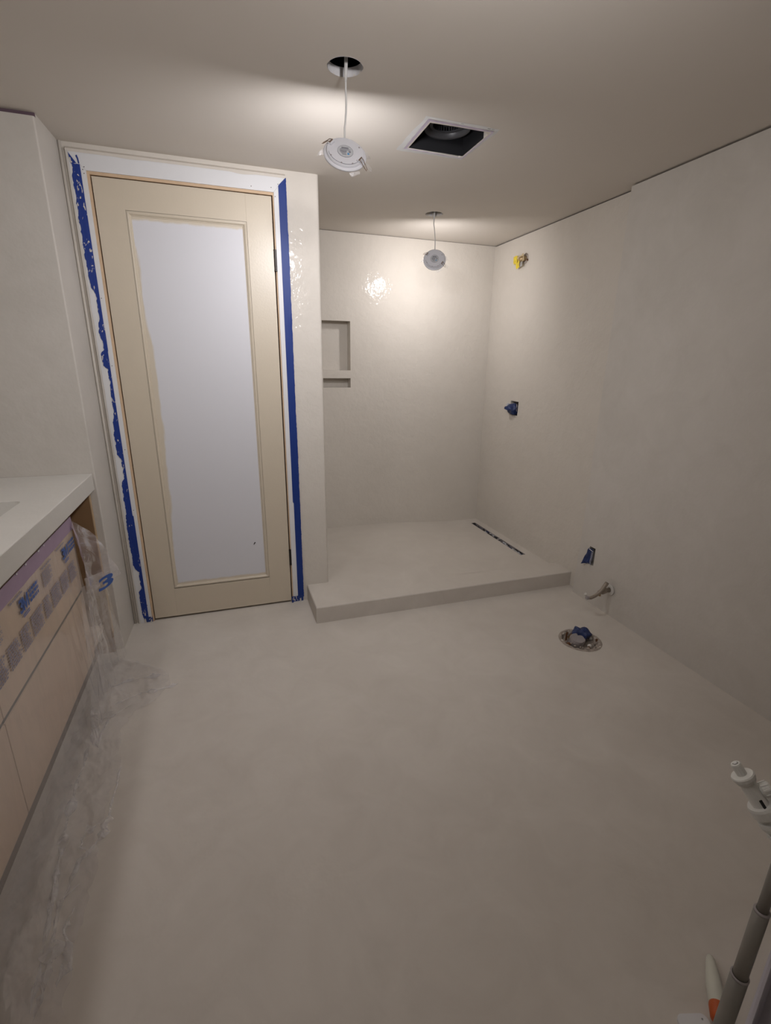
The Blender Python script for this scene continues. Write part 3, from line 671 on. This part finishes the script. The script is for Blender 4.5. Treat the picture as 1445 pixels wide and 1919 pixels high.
# ================================================================ toilet waste opening in the floor
t = thing('toilet_flange', 'broken round floor opening stuffed with blue tape and rubble', 'toilet flange', (FX, FY, 0.0))
bm = bmesh.new(); prof = [(.104, .0005), (.097, .004), (.090, .003), (.080, -.014), (.055, -.022), (.0, -.026)]
lathe(bm, prof, 64); bmesh.ops.subdivide_edges(bm, edges=bm.edges[:], cuts=1)
for v in bm.verts:
    n_ = noise.noise(v.co * 70); k = noise.noise(v.co * 25 + Vector((3, 1, 0)))
    v.co.z += .006 * n_ + .003 * k
    if v.co.xy.length > .098: v.co.z = max(.0003, min(v.co.z, .002))
obj('mortar_ring', bm, RUBBLE, t)
for k in range(34):
    a = R.uniform(0, 6.28); r = R.uniform(.045, .094); s = R.uniform(.004, .011)
    bm = bmesh.new(); bmesh.ops.create_icosphere(bm, subdivisions=1, radius=s); crumple(bm, s * .5, 120, k); bmesh.ops.translate(bm, vec=(r * math.cos(a), r * math.sin(a), -.006 + s * .4), verts=bm.verts)
    obj('rubble_piece', bm, RUBBLE if k % 3 else (COUNTER if k % 2 else RUST), t)
bm = bmesh.new(); bmesh.ops.create_icosphere(bm, subdivisions=4, radius=1)
for v in bm.verts: v.co = Vector((v.co.x * .052 + .030, v.co.y * .042 + .026, v.co.z * .026 + .014))
crumple(bm, .017, 36, 5); obj('tape_wad', bm, BLUEW, t)
bm = bmesh.new(); lathe(bm, [(.036, -.020), (.036, .010), (.032, .022), (.0, .024)], 20, Matrix.Translation((-.022, -.002, 0)) @ Matrix.Rotation(.35, 4, 'X')); crumple(bm, .006, 40, 2); obj('grey_cap', bm, GREYPL, t)
bm = bmesh.new(); tube(bm, [(-.058, .034, -.02), (-.058, .034, .026), (-.056, .034, .036)], [.0045, .0045, .005], 8); obj('closet_bolt', bm, RUST, t)
obj('tape_strip', sheet([(-.056, .032, .008), (.010, .050, .026), (.014, .040, .012), (-.050, .022, -.002)], 8, .006, 50, 4), simple('brown_paper', (.20, .13, .07), .8, var=.3, vscale=50), t)

# ================================================================ linear drain with torn tape over it
t = thing('linear_drain', 'slot drain along the shower wall covered in torn tape', 'drain', ((DR[0] + DR[1]) / 2, (DR[2] + DR[3]) / 2, ZP))
hw, hl = (DR[1] - DR[0]) / 2, (DR[3] - DR[2]) / 2
bm = bmesh.new(); box(bm, -hw, hw, -hl, hl, -.026, .0005)
for f in [f for f in bm.faces if f.calc_center_median().z > 0]: bm.faces.remove(f)
obj('channel', bm, simple('drain_steel', (.05, .052, .055), .45, .5), t)
bm = bmesh.new()
for s in (-1, 1): box(bm, s * hw - .0012, s * hw + .0012, -hl, hl, -.02, .0012)
obj('channel_lip', bm, GREYPL, t)
for k in range(46):
    y = -hl + .02 + (2 * hl - .04) * k / 45; L = R.uniform(.008, .03); x = R.choice((-1, 1, -1)) * R.uniform(.003, .017)
    mt = R.choice((DARK, DARK, BLUEW, LABELM if y < .1 else DARK, GREYPL if y < 0 else DARK))
    obj('torn_tape', sheet([(x - .006, y - L, -.004), (x + .007, y - L * .6, -.002), (x + .005, y + L, -.003), (x - .008, y + L * .5, -.005)], 4, .005, 80, k), mt, t)
for (y0, y1, x) in ((-.33, -.24, -.010), (-.19, -.14, -.012), (-.06, -.03, .008), (.10, .15, -.014)):
    obj('light_tape', sheet([(x - .006, y0, .001), (x + .005, y0 + .01, .0), (x + .006, y1, .001), (x - .007, y1 - .01, .002)], 6, .003, 60, y0), LABELM, t)

# ================================================================ vanity: counter, cabinet, masking film
CX, CZ0, CZ1 = -0.553, 0.789, 0.861
BX = (-1.02, -0.679, 0.75, 1.895)      # basin opening x0,x1,y0,y1
ctr = thing('countertop', 'thick off-white plastered vanity counter with moulded basin', 'countertop', ((LEFT + CX) / 2, 1.0, CZ0))
ox, oy = (LEFT + CX) / 2, 1.0
def rrect(x0, x1, y0, y1, r, n=5): return arc(x1 - r, y0 + r, r, -90, 0, n) + arc(x1 - r, y1 - r, r, 0, 90, n) + arc(x0 + r, y1 - r, r, 90, 180, n) + arc(x0 + r, y0 + r, r, 180, 270, n)
hol = rrect(*BX, .02)
bm = poly_slab([(LEFT + .002, REAR + .3), (CX - .012, REAR + .3), (CX - .0, 1.2), (CX, YC - .002), (LEFT + .002, YC - .002)], [hol], lambda u, v: (u - ox, v - oy, CZ1 - CZ0), (0, 0, -(CZ1 - CZ0)))
bmesh.ops.remove_doubles(bm, verts=bm.verts, dist=1e-6)
edges = [e for e in bm.edges if len(e.link_faces) == 2 and abs(e.link_faces[0].normal.dot(e.link_faces[1].normal)) < .4 and (e.verts[0].co.x + ox > -.58)]
bmesh.ops.recalc_face_normals(bm, faces=bm.faces[:])
edges = [e for e in bm.edges if len(e.link_faces) == 2 and e.calc_face_angle(0) > .8 and (e.verts[0].co.x + ox) > -.58 and (e.verts[1].co.x + ox) > -.58]
bmesh.ops.bevel(bm, geom=edges, offset=.005, segments=3, affect='EDGES', profile=.6)
obj('slab', bm, COUNTER, ctr)
bm = bmesh.new(); n = len(hol); ra = [bm.verts.new((x - ox, y - oy, CZ1 - CZ0 - .0005)) for x, y in hol]
mx_, my_ = (BX[0] + BX[1]) / 2, (BX[2] + BX[3]) / 2
rb = [bm.verts.new(((x - mx_) * .93 + mx_ - ox, (y - my_) * .96 + my_ - oy, CZ1 - CZ0 - .11)) for x, y in hol]
for i in range(n): bm.faces.new((ra[i], ra[(i + 1) % n], rb[(i + 1) % n], rb[i]))
bm.faces.new(rb); obj('basin', bm, COUNTER, ctr)

KX = -0.590                                # cabinet front plane
cab = thing('vanity_cabinet', 'light plywood vanity cabinet under the plastered counter, behind masking film', 'cabinet', ((LEFT + KX) / 2, 1.0, 0))
cx0 = (LEFT + KX) / 2
def cb(name, x0, x1, y0, y1, z0, z1, mt, bev=0.001): return bbox_obj(name, (x0 - cx0, x1 - cx0, y0 - 1, y1 - 1, z0, z1), mt, cab, bev=bev)
cb('side_panel', LEFT + .004, KX + .012, YC - .020, YC - .003, 0.0, CZ0 - .002, PLYB)
e = cb('panel_edge', KX + .0121, KX + .0165, YC - .020, YC - .003, 0.10, CZ0 - .004, PLYE); e['label'] = 'pale raw edge of the brown side panel'
cb('inner_panel', LEFT + .004, KX - .03, 2.02, 2.036, .12, CZ0 - .002, PLYB)
cb('bay_back', LEFT + .05, LEFT + .06, 2.03, YC - .02, .12, CZ0 - .002, PLYB)
cb('top_rail', KX - .018, KX, REAR + .4, 2.03, CZ0 - .055, CZ0 - .002, PLY)
yb = [2.03, 1.256, 0.50, -0.30]
for y1, y0 in zip(yb, yb[1:]):
    cb('drawer_front', KX - .018, KX, y0 + .002, y1 - .002, .456, CZ0 - .058, PLY)
    cb('drawer_front', KX - .018, KX, y0 + .002, y1 - .002, .150, .441, PLY)
for y1, y0 in zip(yb, yb[1:]): cb('gap_shade_strip', KX - .03, KX - .004, y0 + .002, y1 - .002, .441, .456, simple('gap_shade', (.12, .11, .105), .9) if 'gap_shade' not in MATS else MATS['gap_shade'])  # dark strip between the drawer rows, colours in the shade of the gap
cb('shade_backing', KX - .13, KX - .12, REAR + .4, 2.03, .15, .735, simple('cabinet_shadow_board', (.05, .045, .04), .9))  # board coloured dark to give the shade behind the drawer gaps
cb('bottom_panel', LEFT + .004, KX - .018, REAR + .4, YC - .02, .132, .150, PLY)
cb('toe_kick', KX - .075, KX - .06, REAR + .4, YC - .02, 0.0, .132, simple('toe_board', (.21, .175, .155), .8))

# masking film taped under the counter, printed, hanging to the floor
film = thing('masking_film', 'clear printed masking film hanging from the vanity down to the floor', 'masking film', (-0.56, 1.2, 0))
def loc(p): return Vector((p[0] + .56, p[1] - 1.2, p[2]))
def filmx(y, z):
    s = (0.752 - z) / 0.752
    x = KX + .0035 + .010 * max(0, s - .45) + .045 * max(0, s - .80)
    pl = max(0, 1 - abs(y - 1.93) / .16) * min(1, max(0, s - .28) * 3)
    x += .010 * pl * math.sin(y * 95 + z * 6)
    q = max(0, s - .25)
    x += .008 * min(1, q * 2.2) * (noise.noise(Vector((y * 4, z * 1.2, 1))) + .6) + .003 * q * noise.noise(Vector((y * 18, z * 2, 5)))
    return max(x, KX + .003)
bm = bmesh.new(); ny, nz = 150, 40; g = {}
for i in range(ny + 1):
    for j in range(nz + 1):
        z = .752 * (1 - j / nz) + .006 * (j == nz); yend = 2.030 + .10 * max(0, (j / nz - .3)) ** 1.2
        y = yend + (-.25 - yend) * (i / ny) ** 1.15
        g[i, j] = bm.verts.new(loc((filmx(y, z), y, max(z, .004))))
for i in range(ny):
    for j in range(nz): bm.faces.new((g[i, j], g[i + 1, j], g[i + 1, j + 1], g[i, j + 1]))
obj('film_sheet', bm, FILM, film, smooth=True)
# purple edge tape
bm = bmesh.new(); n = 80; prev = None
for i in range(n + 1):
    y = 2.034 + (-.25 - 2.034) * i / n; zt = .756 + .0015 * noise.noise(Vector((y * 20, 0, 0)))
    row = [bm.verts.new(loc((KX + .0046 + .001 * noise.noise(Vector((y * 15, k, 0))), y, zt - (.050 * k / 3)))) for k in range(4)]
    if prev:
        for k in range(3): bm.faces.new((prev[k], row[k], row[k + 1], prev[k + 1]))
    prev = row
o = obj('edge_tape', bm, PURTAPE, film); o['label'] = 'purple adhesive strip along the top of the film'
for (y, L) in ((1.67, .012), (1.72, .006), (1.78, .004), (1.56, .010), (1.49, .008)):
    bm = bmesh.new(); box(bm, -.0004, .0006, -L / 2, L / 2, -.0022, .0022, bev=.0003); bmesh.ops.translate(bm, vec=loc((KX + .0062, y, .753)), verts=bm.verts); obj('plaster_fleck', bm, CASE, film)
# print: the maker's mark and blocks of small lettering too fine to read
def text_mesh(s, size, shear=0.0, bold=0.0):
    c = bpy.data.curves.new('txt', 'FONT'); c.body = s; c.size = size; c.shear = shear; c.offset = bold; c.resolution_u = 3; c.space_character = .86
    o = bpy.data.objects.new('txt', c); COL.objects.link(o); dg = bpy.context.evaluated_depsgraph_get()
    me = bpy.data.meshes.new_from_object(o.evaluated_get(dg)); bpy.data.objects.remove(o); bpy.data.curves.remove(c)
    xs_ = [v.co.x for v in me.vertices]; zs_ = [v.co.y for v in me.vertices]
    return me, min(xs_), max(xs_), min(zs_), max(zs_)
def put_text(s, y0, y1, z0, z1, mt, name, bold=0.0):
    me, a, b, c, d = text_mesh(s, 1.0, 0.0, bold); bm = bmesh.new(); bm.from_mesh(me); bpy.data.meshes.remove(me)
    for v in bm.verts:
        u = (v.co.x - a) / (b - a); q = (v.co.y - c) / (d - c); y = y0 + (y1 - y0) * u; z = z0 + (z1 - z0) * q
        v.co = loc((filmx(y, z) + .0026, y, z))
    return obj(name, bm, mt, film, recalc=False)
def bar(y0, y1, z0, z1, mt, name='fine_print', dash=True):
    bm = bmesh.new(); y = y0
    while y < y1 - .001:
        L = R.uniform(.006, .018) if dash else y1 - y0; e = min(y + L, y1); n_ = max(1, int((e - y) / .012)); pv = None
        for i in range(n_ + 1):
            yy = y + (e - y) * i / n_; row = (bm.verts.new(loc((filmx(yy, z0) + .0022, yy, z0))), bm.verts.new(loc((filmx(yy, z1) + .0022, yy, z1))))
            if pv: bm.faces.new((pv[0], row[0], row[1], pv[1]))
            pv = row
        y = e + (R.uniform(.002, .005) if dash else 1)
    return obj(name, bm, mt, film)
for s in range(-3, 1):
    o_ = .405 * s + .0
    put_text('3', 1.866 + o_, 1.894 + o_, .640, .682, INK, 'printed_mark', .03)
    bm = bmesh.new()      # the heavy M that joins the 3
    for quad in (((.36, 0), (.50, 0), (.50, 1), (.36, 1)), ((.86, 0), (1, 0), (1, 1), (.86, 1)), ((.50, 1), (.50, .55), (.63, 0), (.68, .42)), ((.86, 1), (.68, .42), (.73, 0), (.86, .55)), ((.63, 0), (.73, 0), (.68, .42), (.66, .42))):
        bm.faces.new([bm.verts.new(loc((filmx(1.866 + o_ + .068 * a_, .640 + .042 * b_) + .0026, 1.866 + o_ + .068 * a_, .640 + .042 * b_))) for a_, b_ in quad])
    obj('printed_mark', bm, INK, film, recalc=False)
    for q in (.632, .626): bar(1.880 + o_, 1.930 + o_, q - .0022, q + .0012, INK, 'printed_rule', dash=False)
    bar(1.815 + o_, 1.905 + o_, .694, .699, INKG)
    for q in (.676, .661, .646): bar(1.945 + o_, min(2.022, 1.945 + .075) + o_, q - .005, q + .005, INK, 'bold_print')
    for q in range(9): bar(1.660 + o_, 1.745 + o_ - (.02 if q % 3 == 2 else 0), .678 - q * .0058, .6815 - q * .0058, INKG)
    bar(1.665 + o_, 1.755 + o_, .690, .695, INKG)
y = 1.985
while y > .3:
    L = R.uniform(.05, .10)
    for q in range(8):
        bar(y - L, y - R.uniform(0, .02), .600 - q * .0085 - .0034, .600 - q * .0085 + .0022, INKG)
    y -= L + .012
# the free end: a pulled-out flap and gathered folds
obj('film_flap', crumple(sheet([loc((KX + .006, 2.030, .745)), loc((-.520, 2.09, .655)), loc((-.462, 2.10, .478)), loc((-.555, 1.975, .455))], 18, .022, 8, 3), .008, 24, 2), FLAP, film, smooth=True)
obj('film_fold', crumple(sheet([loc((KX + .008, 2.034, .745)), loc((KX + .013, 2.008, .725)), loc((-.548, 1.985, .47)), loc((-.553, 2.018, .47))], 14, .006, 14, 5), .003, 40, 1), FILMP, film, smooth=True)
me = bpy.data.meshes.new('tmp')
def flap_text():
    mt, a, b, c, d = text_mesh('3', 1.0, 0, .03); bm = bmesh.new(); bm.from_mesh(mt); bpy.data.meshes.remove(mt)
    P = [Vector((-.541, 2.020, .438)), Vector((-.490, 2.045, .462)), Vector((-.538, 2.035, .500))]
    for v in bm.verts:
        u = (v.co.x - a) / (b - a); q = (v.co.y - c) / (d - c)
        v.co = loc(P[0] + (P[1] - P[0]) * u + (P[2] - P[0]) * q * .8 + Vector((.012, -.012, 0)))
    return obj('printed_mark', bm, INK, film, recalc=False)
flap_text()
def fold(pts_top, pts_bot, amp, seed, mt=None):
    bm = bmesh.new(); nn, mm = 24, 8; g = {}
    for j in range(nn + 1):
        for i in range(mm + 1):
            a = Vector(pts_top[0]).lerp(Vector(pts_top[1]), i / mm); b = Vector(pts_bot[0]).lerp(Vector(pts_bot[1]), i / mm)
            p = a.lerp(b, j / nn); p.x += amp * math.sin(i * 1.7 + seed) * (j / nn) + .006 * noise.noise(Vector((i * .6, j * .25, seed)))
            g[i, j] = bm.verts.new(loc(p))
    for i in range(mm):
        for j in range(nn): bm.faces.new((g[i, j], g[i + 1, j], g[i + 1, j + 1], g[i, j + 1]))
    return obj('hanging_fold', bm, mt or FILMF, film, smooth=True)
fold([(-.572, 1.945, .49), (-.558, 1.99, .49)], [(-.560, 1.74, .010), (-.520, 1.80, .010)], .008, 1)
fold([(-.566, 1.985, .46), (-.550, 2.015, .46)], [(-.565, 1.93, .010), (-.530, 2.02, .010)], .010, 2)
fold([(-.560, 2.010, .46), (-.535, 2.060, .47)], [(-.595, 2.13, .010), (-.545, 2.19, .010)], .010, 3)
fold([(-.575, 2.020, .50), (-.535, 2.125, .48)], [(-.580, 2.09, .010), (-.515, 2.245, .010)], .008, 4)
# the skirt lying crumpled on the floor
bm = bmesh.new(); ny, nx = 120, 22; g = {}
EDGE = [(2.20, -.52), (2.13, -.42), (2.05, -.335), (1.95, -.300), (1.88, -.34), (1.80, -.43), (1.70, -.46), (1.50, -.43), (1.35, -.44), (1.21, -.435), (1.06, -.425), (.95, -.44), (.84, -.43), (.60, -.44), (.2, -.45)]
for i in range(ny + 1):
    y = 2.20 - 2.0 * i / ny; xe = interp(EDGE, y) + .018 * noise.noise(Vector((y * 16, 3, 1))) + .008 * noise.noise(Vector((y * 50, 1, 1)))
    for j in range(nx + 1):
        u = j / nx; x = -.62 + (xe + .62) * u
        rid = abs(noise.noise(Vector((x * 14 + y * 5, y * 7, 2)))); rid2 = abs(noise.noise(Vector((x * 34, y * 26 + x * 20, 7))))
        z = .0015 + (.022 * max(0, 1 - rid * 2.2) ** 2 * (1 - u * .35) + .008 * (1 - rid2) ** 3) * (.3 + .7 * min(1, (1 - u) * 4 + .2))
        x += R.uniform(-.004, .004)
        g[i, j] = bm.verts.new(loc((x, y, z)))
for i in range(ny):
    for j in range(nx): bm.faces.new((g[i, j], g[i + 1, j], g[i + 1, j + 1], g[i, j + 1]))
obj('floor_skirt', bm, SKIRT, film)

# raised creases and folded edges of the skirt
CREASES = [[(-0.554, 1.666), (-0.553, 1.464), (-0.543, 1.305), (-0.528, 1.171), (-0.506, 1.007), (-0.493, 0.857)], [(-0.428, 1.525), (-0.432, 1.344), (-0.436, 1.254), (-0.478, 1.201), (-0.492, 1.103)], [(-0.461, 1.128), (-0.498, 1.092), (-0.491, 1.001), (-0.479, 0.89), (-0.484, 0.84)], [(-0.55, 1.992), (-0.485, 2.028), (-0.401, 2.029), (-0.333, 2.031)], [(-0.51, 1.875), (-0.428, 1.918), (-0.338, 1.925), (-0.276, 1.943)], [(-0.532, 1.659), (-0.515, 1.797), (-0.44, 1.86)], [(-0.454, 1.21), (-0.488, 1.245), (-0.484, 1.287), (-0.447, 1.311)], [(-0.459, 1.066), (-0.471, 1.019), (-0.443, 0.952), (-0.454, 0.892)]]
CREASE = film_mat('film_crease', 0.36, (0.90, 0.87, 0.87), 0.8)
for k, path in enumerate(CREASES):
    bm = bmesh.new(); pts = []
    for (a, b) in zip(path, path[1:]):
        for i in range(6): pts.append(Vector(a).lerp(Vector(b), i / 6))
    pts.append(Vector(path[-1])); prev = None
    for i, p in enumerate(pts):
        d = (pts[min(i + 1, len(pts) - 1)] - pts[max(i - 1, 0)]).normalized(); nrm = Vector((-d.y, d.x))
        e_ = math.sin(math.pi * (i + .2) / (len(pts) - .6)) ** .6 if 0 < i < len(pts) - 1 else .05
        wd = e_ * (.003 + .030 * max(0, noise.noise(Vector((i * .41, k * 3.1, 0))) + .1)); hh = .003 + .012 * e_ * abs(noise.noise(Vector((i * .29, k * 1.7, 5))))
        p = p + nrm * .006 * noise.noise(Vector((i * .5, k, 9)))
        q2 = R.uniform(.6, 1.6)
        row = [bm.verts.new(loc((p.x + nrm.x * q * wd, p.y + nrm.y * q * wd, max(.002, z_)))) for q, z_ in ((-1, .003), (-.2, hh), (.15, hh * .9), (q2, .003))]
        if prev:
            for j in range(3): bm.faces.new((prev[j], prev[j + 1], row[j + 1], row[j]))
        prev = row
    obj('film_crease', bm, CREASE, film)
# glossy crumple where the sheet bunches against the floor
obj('bunched_film', crumple(sheet([loc((-.560, 1.79, .10)), loc((-.535, 1.74, .09)), loc((-.520, 1.64, .006)), loc((-.555, 1.68, .006))], 10, .010, 18, 3), .006, 50, 2), CREASE, film)

# ================================================================ tools at the lower right
PXs, PYs = 0.800, 0.348
st = thing('tool_stand', 'grey telescoping stand with white swivel head at the right edge', 'stand', (PXs, PYs, 0))
def seg(name, z0, z1, r0, r1, mt=STANDG, parent=st):
    bm = bmesh.new(); lathe(bm, [(0, z0), (r0, z0), (r1, z1), (0, z1)], 24); o = obj(name, bm, mt, parent)
    for p in o.data.polygons: p.use_smooth = len(p.vertices) == 4
    return o
seg('lower_tube', .012, .283, .0143, .0143); bm = bmesh.new(); lathe(bm, [(.0125, .283), (.0146, .281), (.0148, .284), (.0125, .2855)], 24); obj('tube_collar', bm, GREYPL, st, smooth=True)
seg('middle_tube', .283, .447, .0118, .0118); bm = bmesh.new(); lathe(bm, [(.009, .447), (.0120, .445), (.0122, .448), (.009, .4495)], 24); obj('tube_collar', bm, GREYPL, st, smooth=True)
seg('upper_tube', .447, .590, .0085, .0085)
bm = bmesh.new(); lathe(bm, [(0, 0), (.022, 0), (.022, .006), (.016, .012), (0, .013)], 32); obj('foot_plate', bm, STANDG, st)
K0 = Vector((.012, .002, .585)); K1 = Vector((-.030, .066, .336 + .345))
ax = (K1 - K0).normalized(); L = (K1 - K0).length
Mh = frame_at(K0, ax, (0, -1, 0.2))
def hpart(name, prof, mt=STANDW, off=(0, 0, 0), seg_=24, rot=None):
    bm = bmesh.new(); MM = Mh @ Matrix.Translation(off)
    if rot: MM = MM @ rot
    lathe(bm, prof, seg_, MM); o = obj(name, bm, mt, st)
    return o
hpart('swivel_arm', [(0, 0), (.0125, 0), (.0135, .03), (.0125, L - .012), (.010, L - .006), (0, L - .006)])
hpart('mount_flange', [(0, L - .010), (.0150, L - .010), (.0175, L - .004), (.0180, L + .001), (.0168, L + .003), (0, L + .003)])
hpart('threaded_stud', [(0, L), (.0078, L), (.0078, L + .020), (.0070, L + .022), (.0045, L + .022), (.0045, L + .0195), (0, L + .0195)])
hpart('stud_pin', [(0, L + .018), (.003, L + .018), (.003, L + .023), (0, L + .023)], CASE)
hpart('lock_ring', [(.011, L - .066), (.0205, L - .066), (.021, L - .062), (.021, L - .053), (.0195, L - .049), (.011, L - .049)])
for z0, r in ((L - .088, .0185), (L - .108, .0165)): hpart('clamp_ring', [(.009, z0), (r, z0), (r + .001, z0 + .006), (r, z0 + .012), (.009, z0 + .012)])
KNOBA = 150
rotk = Matrix.Rotation(math.radians(90), 4, 'Y')
kn = hpart('lock_knob', [(0, .012), (.009, .012), (.0115, .016), (.0115, .026), (.009, .029), (0, .029)], STANDW, (0, -.002, L - .030), 20, Matrix.Rotation(math.radians(KNOBA), 4, 'Z') @ Matrix.Rotation(math.radians(90), 4, 'X'))
for k in range(9):
    a = 2 * math.pi * k / 9; bm = bmesh.new(); box(bm, .0108, .0126, -.0014, .0014, .0155, .0265)
    bmesh.ops.transform(bm, matrix=Mh @ Matrix.Translation((0, -.002, L - .030)) @ Matrix.Rotation(math.radians(KNOBA), 4, 'Z') @ Matrix.Rotation(math.radians(90), 4, 'X') @ Matrix.Rotation(a, 4, 'Z'), verts=bm.verts); obj('knob_rib', bm, STANDW, kn)
bm = bmesh.new(); box(bm, .0115, .0140, -.0070, -.0030, L - .062, L - .036); bmesh.ops.transform(bm, matrix=Mh, verts=bm.verts); obj('slot', bm, SLOT, st)

# white handled tool with an orange collar, lying on the floor
A0 = Vector((.976, .486, .011)); A1 = Vector((.900, .408, .017))
dv = (A1 - A0)
t = thing('hand_tool', 'off-white tapered tool handle with orange collar lying on the floor', 'hand tool', ((A0 + A1) / 2)[:2] + (0,))
base = Vector(t.location)
Mt = frame_at(A0 - base, dv, (0, 0, 1)); Lh = dv.length
bm = bmesh.new(); lathe(bm, [(0, -.004), (.006, -.002), (.0090, .004), (.0115, .020), (.0165, .06), (.0165, Lh - .012), (.0135, Lh)], 20, Mt); obj('handle', bm, HANDLEW, t, smooth=True)
bm = bmesh.new(); lathe(bm, [(.0, Lh - .016), (.0140, Lh - .014), (.0165, Lh - .004), (.0165, Lh + .02), (.010, Lh + .030), (0, Lh + .030)], 20, Mt); obj('collar', bm, ORANGE, t, smooth=True)
bm = bmesh.new(); box(bm, -.012, -.006, -.012, .012, Lh + .025, Lh + .055, bev=.002); bmesh.ops.transform(bm, matrix=Mt, verts=bm.verts)
zmin = min(v.co.z for v in bm.verts)
for v in bm.verts: v.co.z = max(v.co.z, .0005)
obj('blade', bm, STEEL, t)
# white plate with rounded corners on the floor
t = thing('cover_plate', 'white plastic plate with rounded corners lying on the floor', 'cover plate', (.80, .36, 0))
a = math.atan2(.412 - .430, .859 - .799)
hole_ = circ(.018, .052, .0022, 10)
bm = poly_slab(rrect(-.036, .030, -.060, .062, .013, 6), [hole_], lambda u, v: (u, v, .007), (0, 0, -.0065))
bmesh.ops.rotate(bm, cent=(0, 0, 0), matrix=Matrix.Rotation(a, 3, 'Z'), verts=bm.verts); bmesh.ops.translate(bm, vec=(.028, .004, 0), verts=bm.verts)
obj('plate', bm, CASE, t)
# low tub whose edge crosses the corner of the picture
t = thing('plastic_tub', 'shallow lavender-white plastic tub in the lower right corner', 'tub', (1.02, .31, 0))
u1 = (Vector((1.042, .415)) - Vector((.876, .347))).normalized(); nv = Vector((u1.y, -u1.x))
def tubpt(s, d, z): p = Vector((.876, .347)) + u1 * s + nv * d; return Vector((p.x - 1.02, p.y - .31, z))
bm = bmesh.new(); g = []
lo = [(0.012, .012), (.30, .012), (.30, .20), (0.012, .20)]
rings = []
for z, off in ((.002, .010), (.094, .004), (.0955, -.002), (.100, -.003), (.1015, .001), (.1015, .006), (.098, .008), (.010, .016)):
    pts = []
    for (sx, sy) in ((0, 0), (1, 0), (1, 1), (0, 1)):
        s = -.015 + .33 * sx + off * (1 if sx == 0 else -1); d = .20 * sy + off * (1 if sy == 0 else -1)
        pts.append(bm.verts.new(tubpt(s, d, z)))
    rings.append(pts)
for p, q in zip(rings, rings[1:]):
    for i in range(4): bm.faces.new((p[i], p[(i + 1) % 4], q[(i + 1) % 4], q[i]))
bm.faces.new(rings[0]); bm.faces.new(rings[-1])
obj('tub_body', bm, TUBW, t)
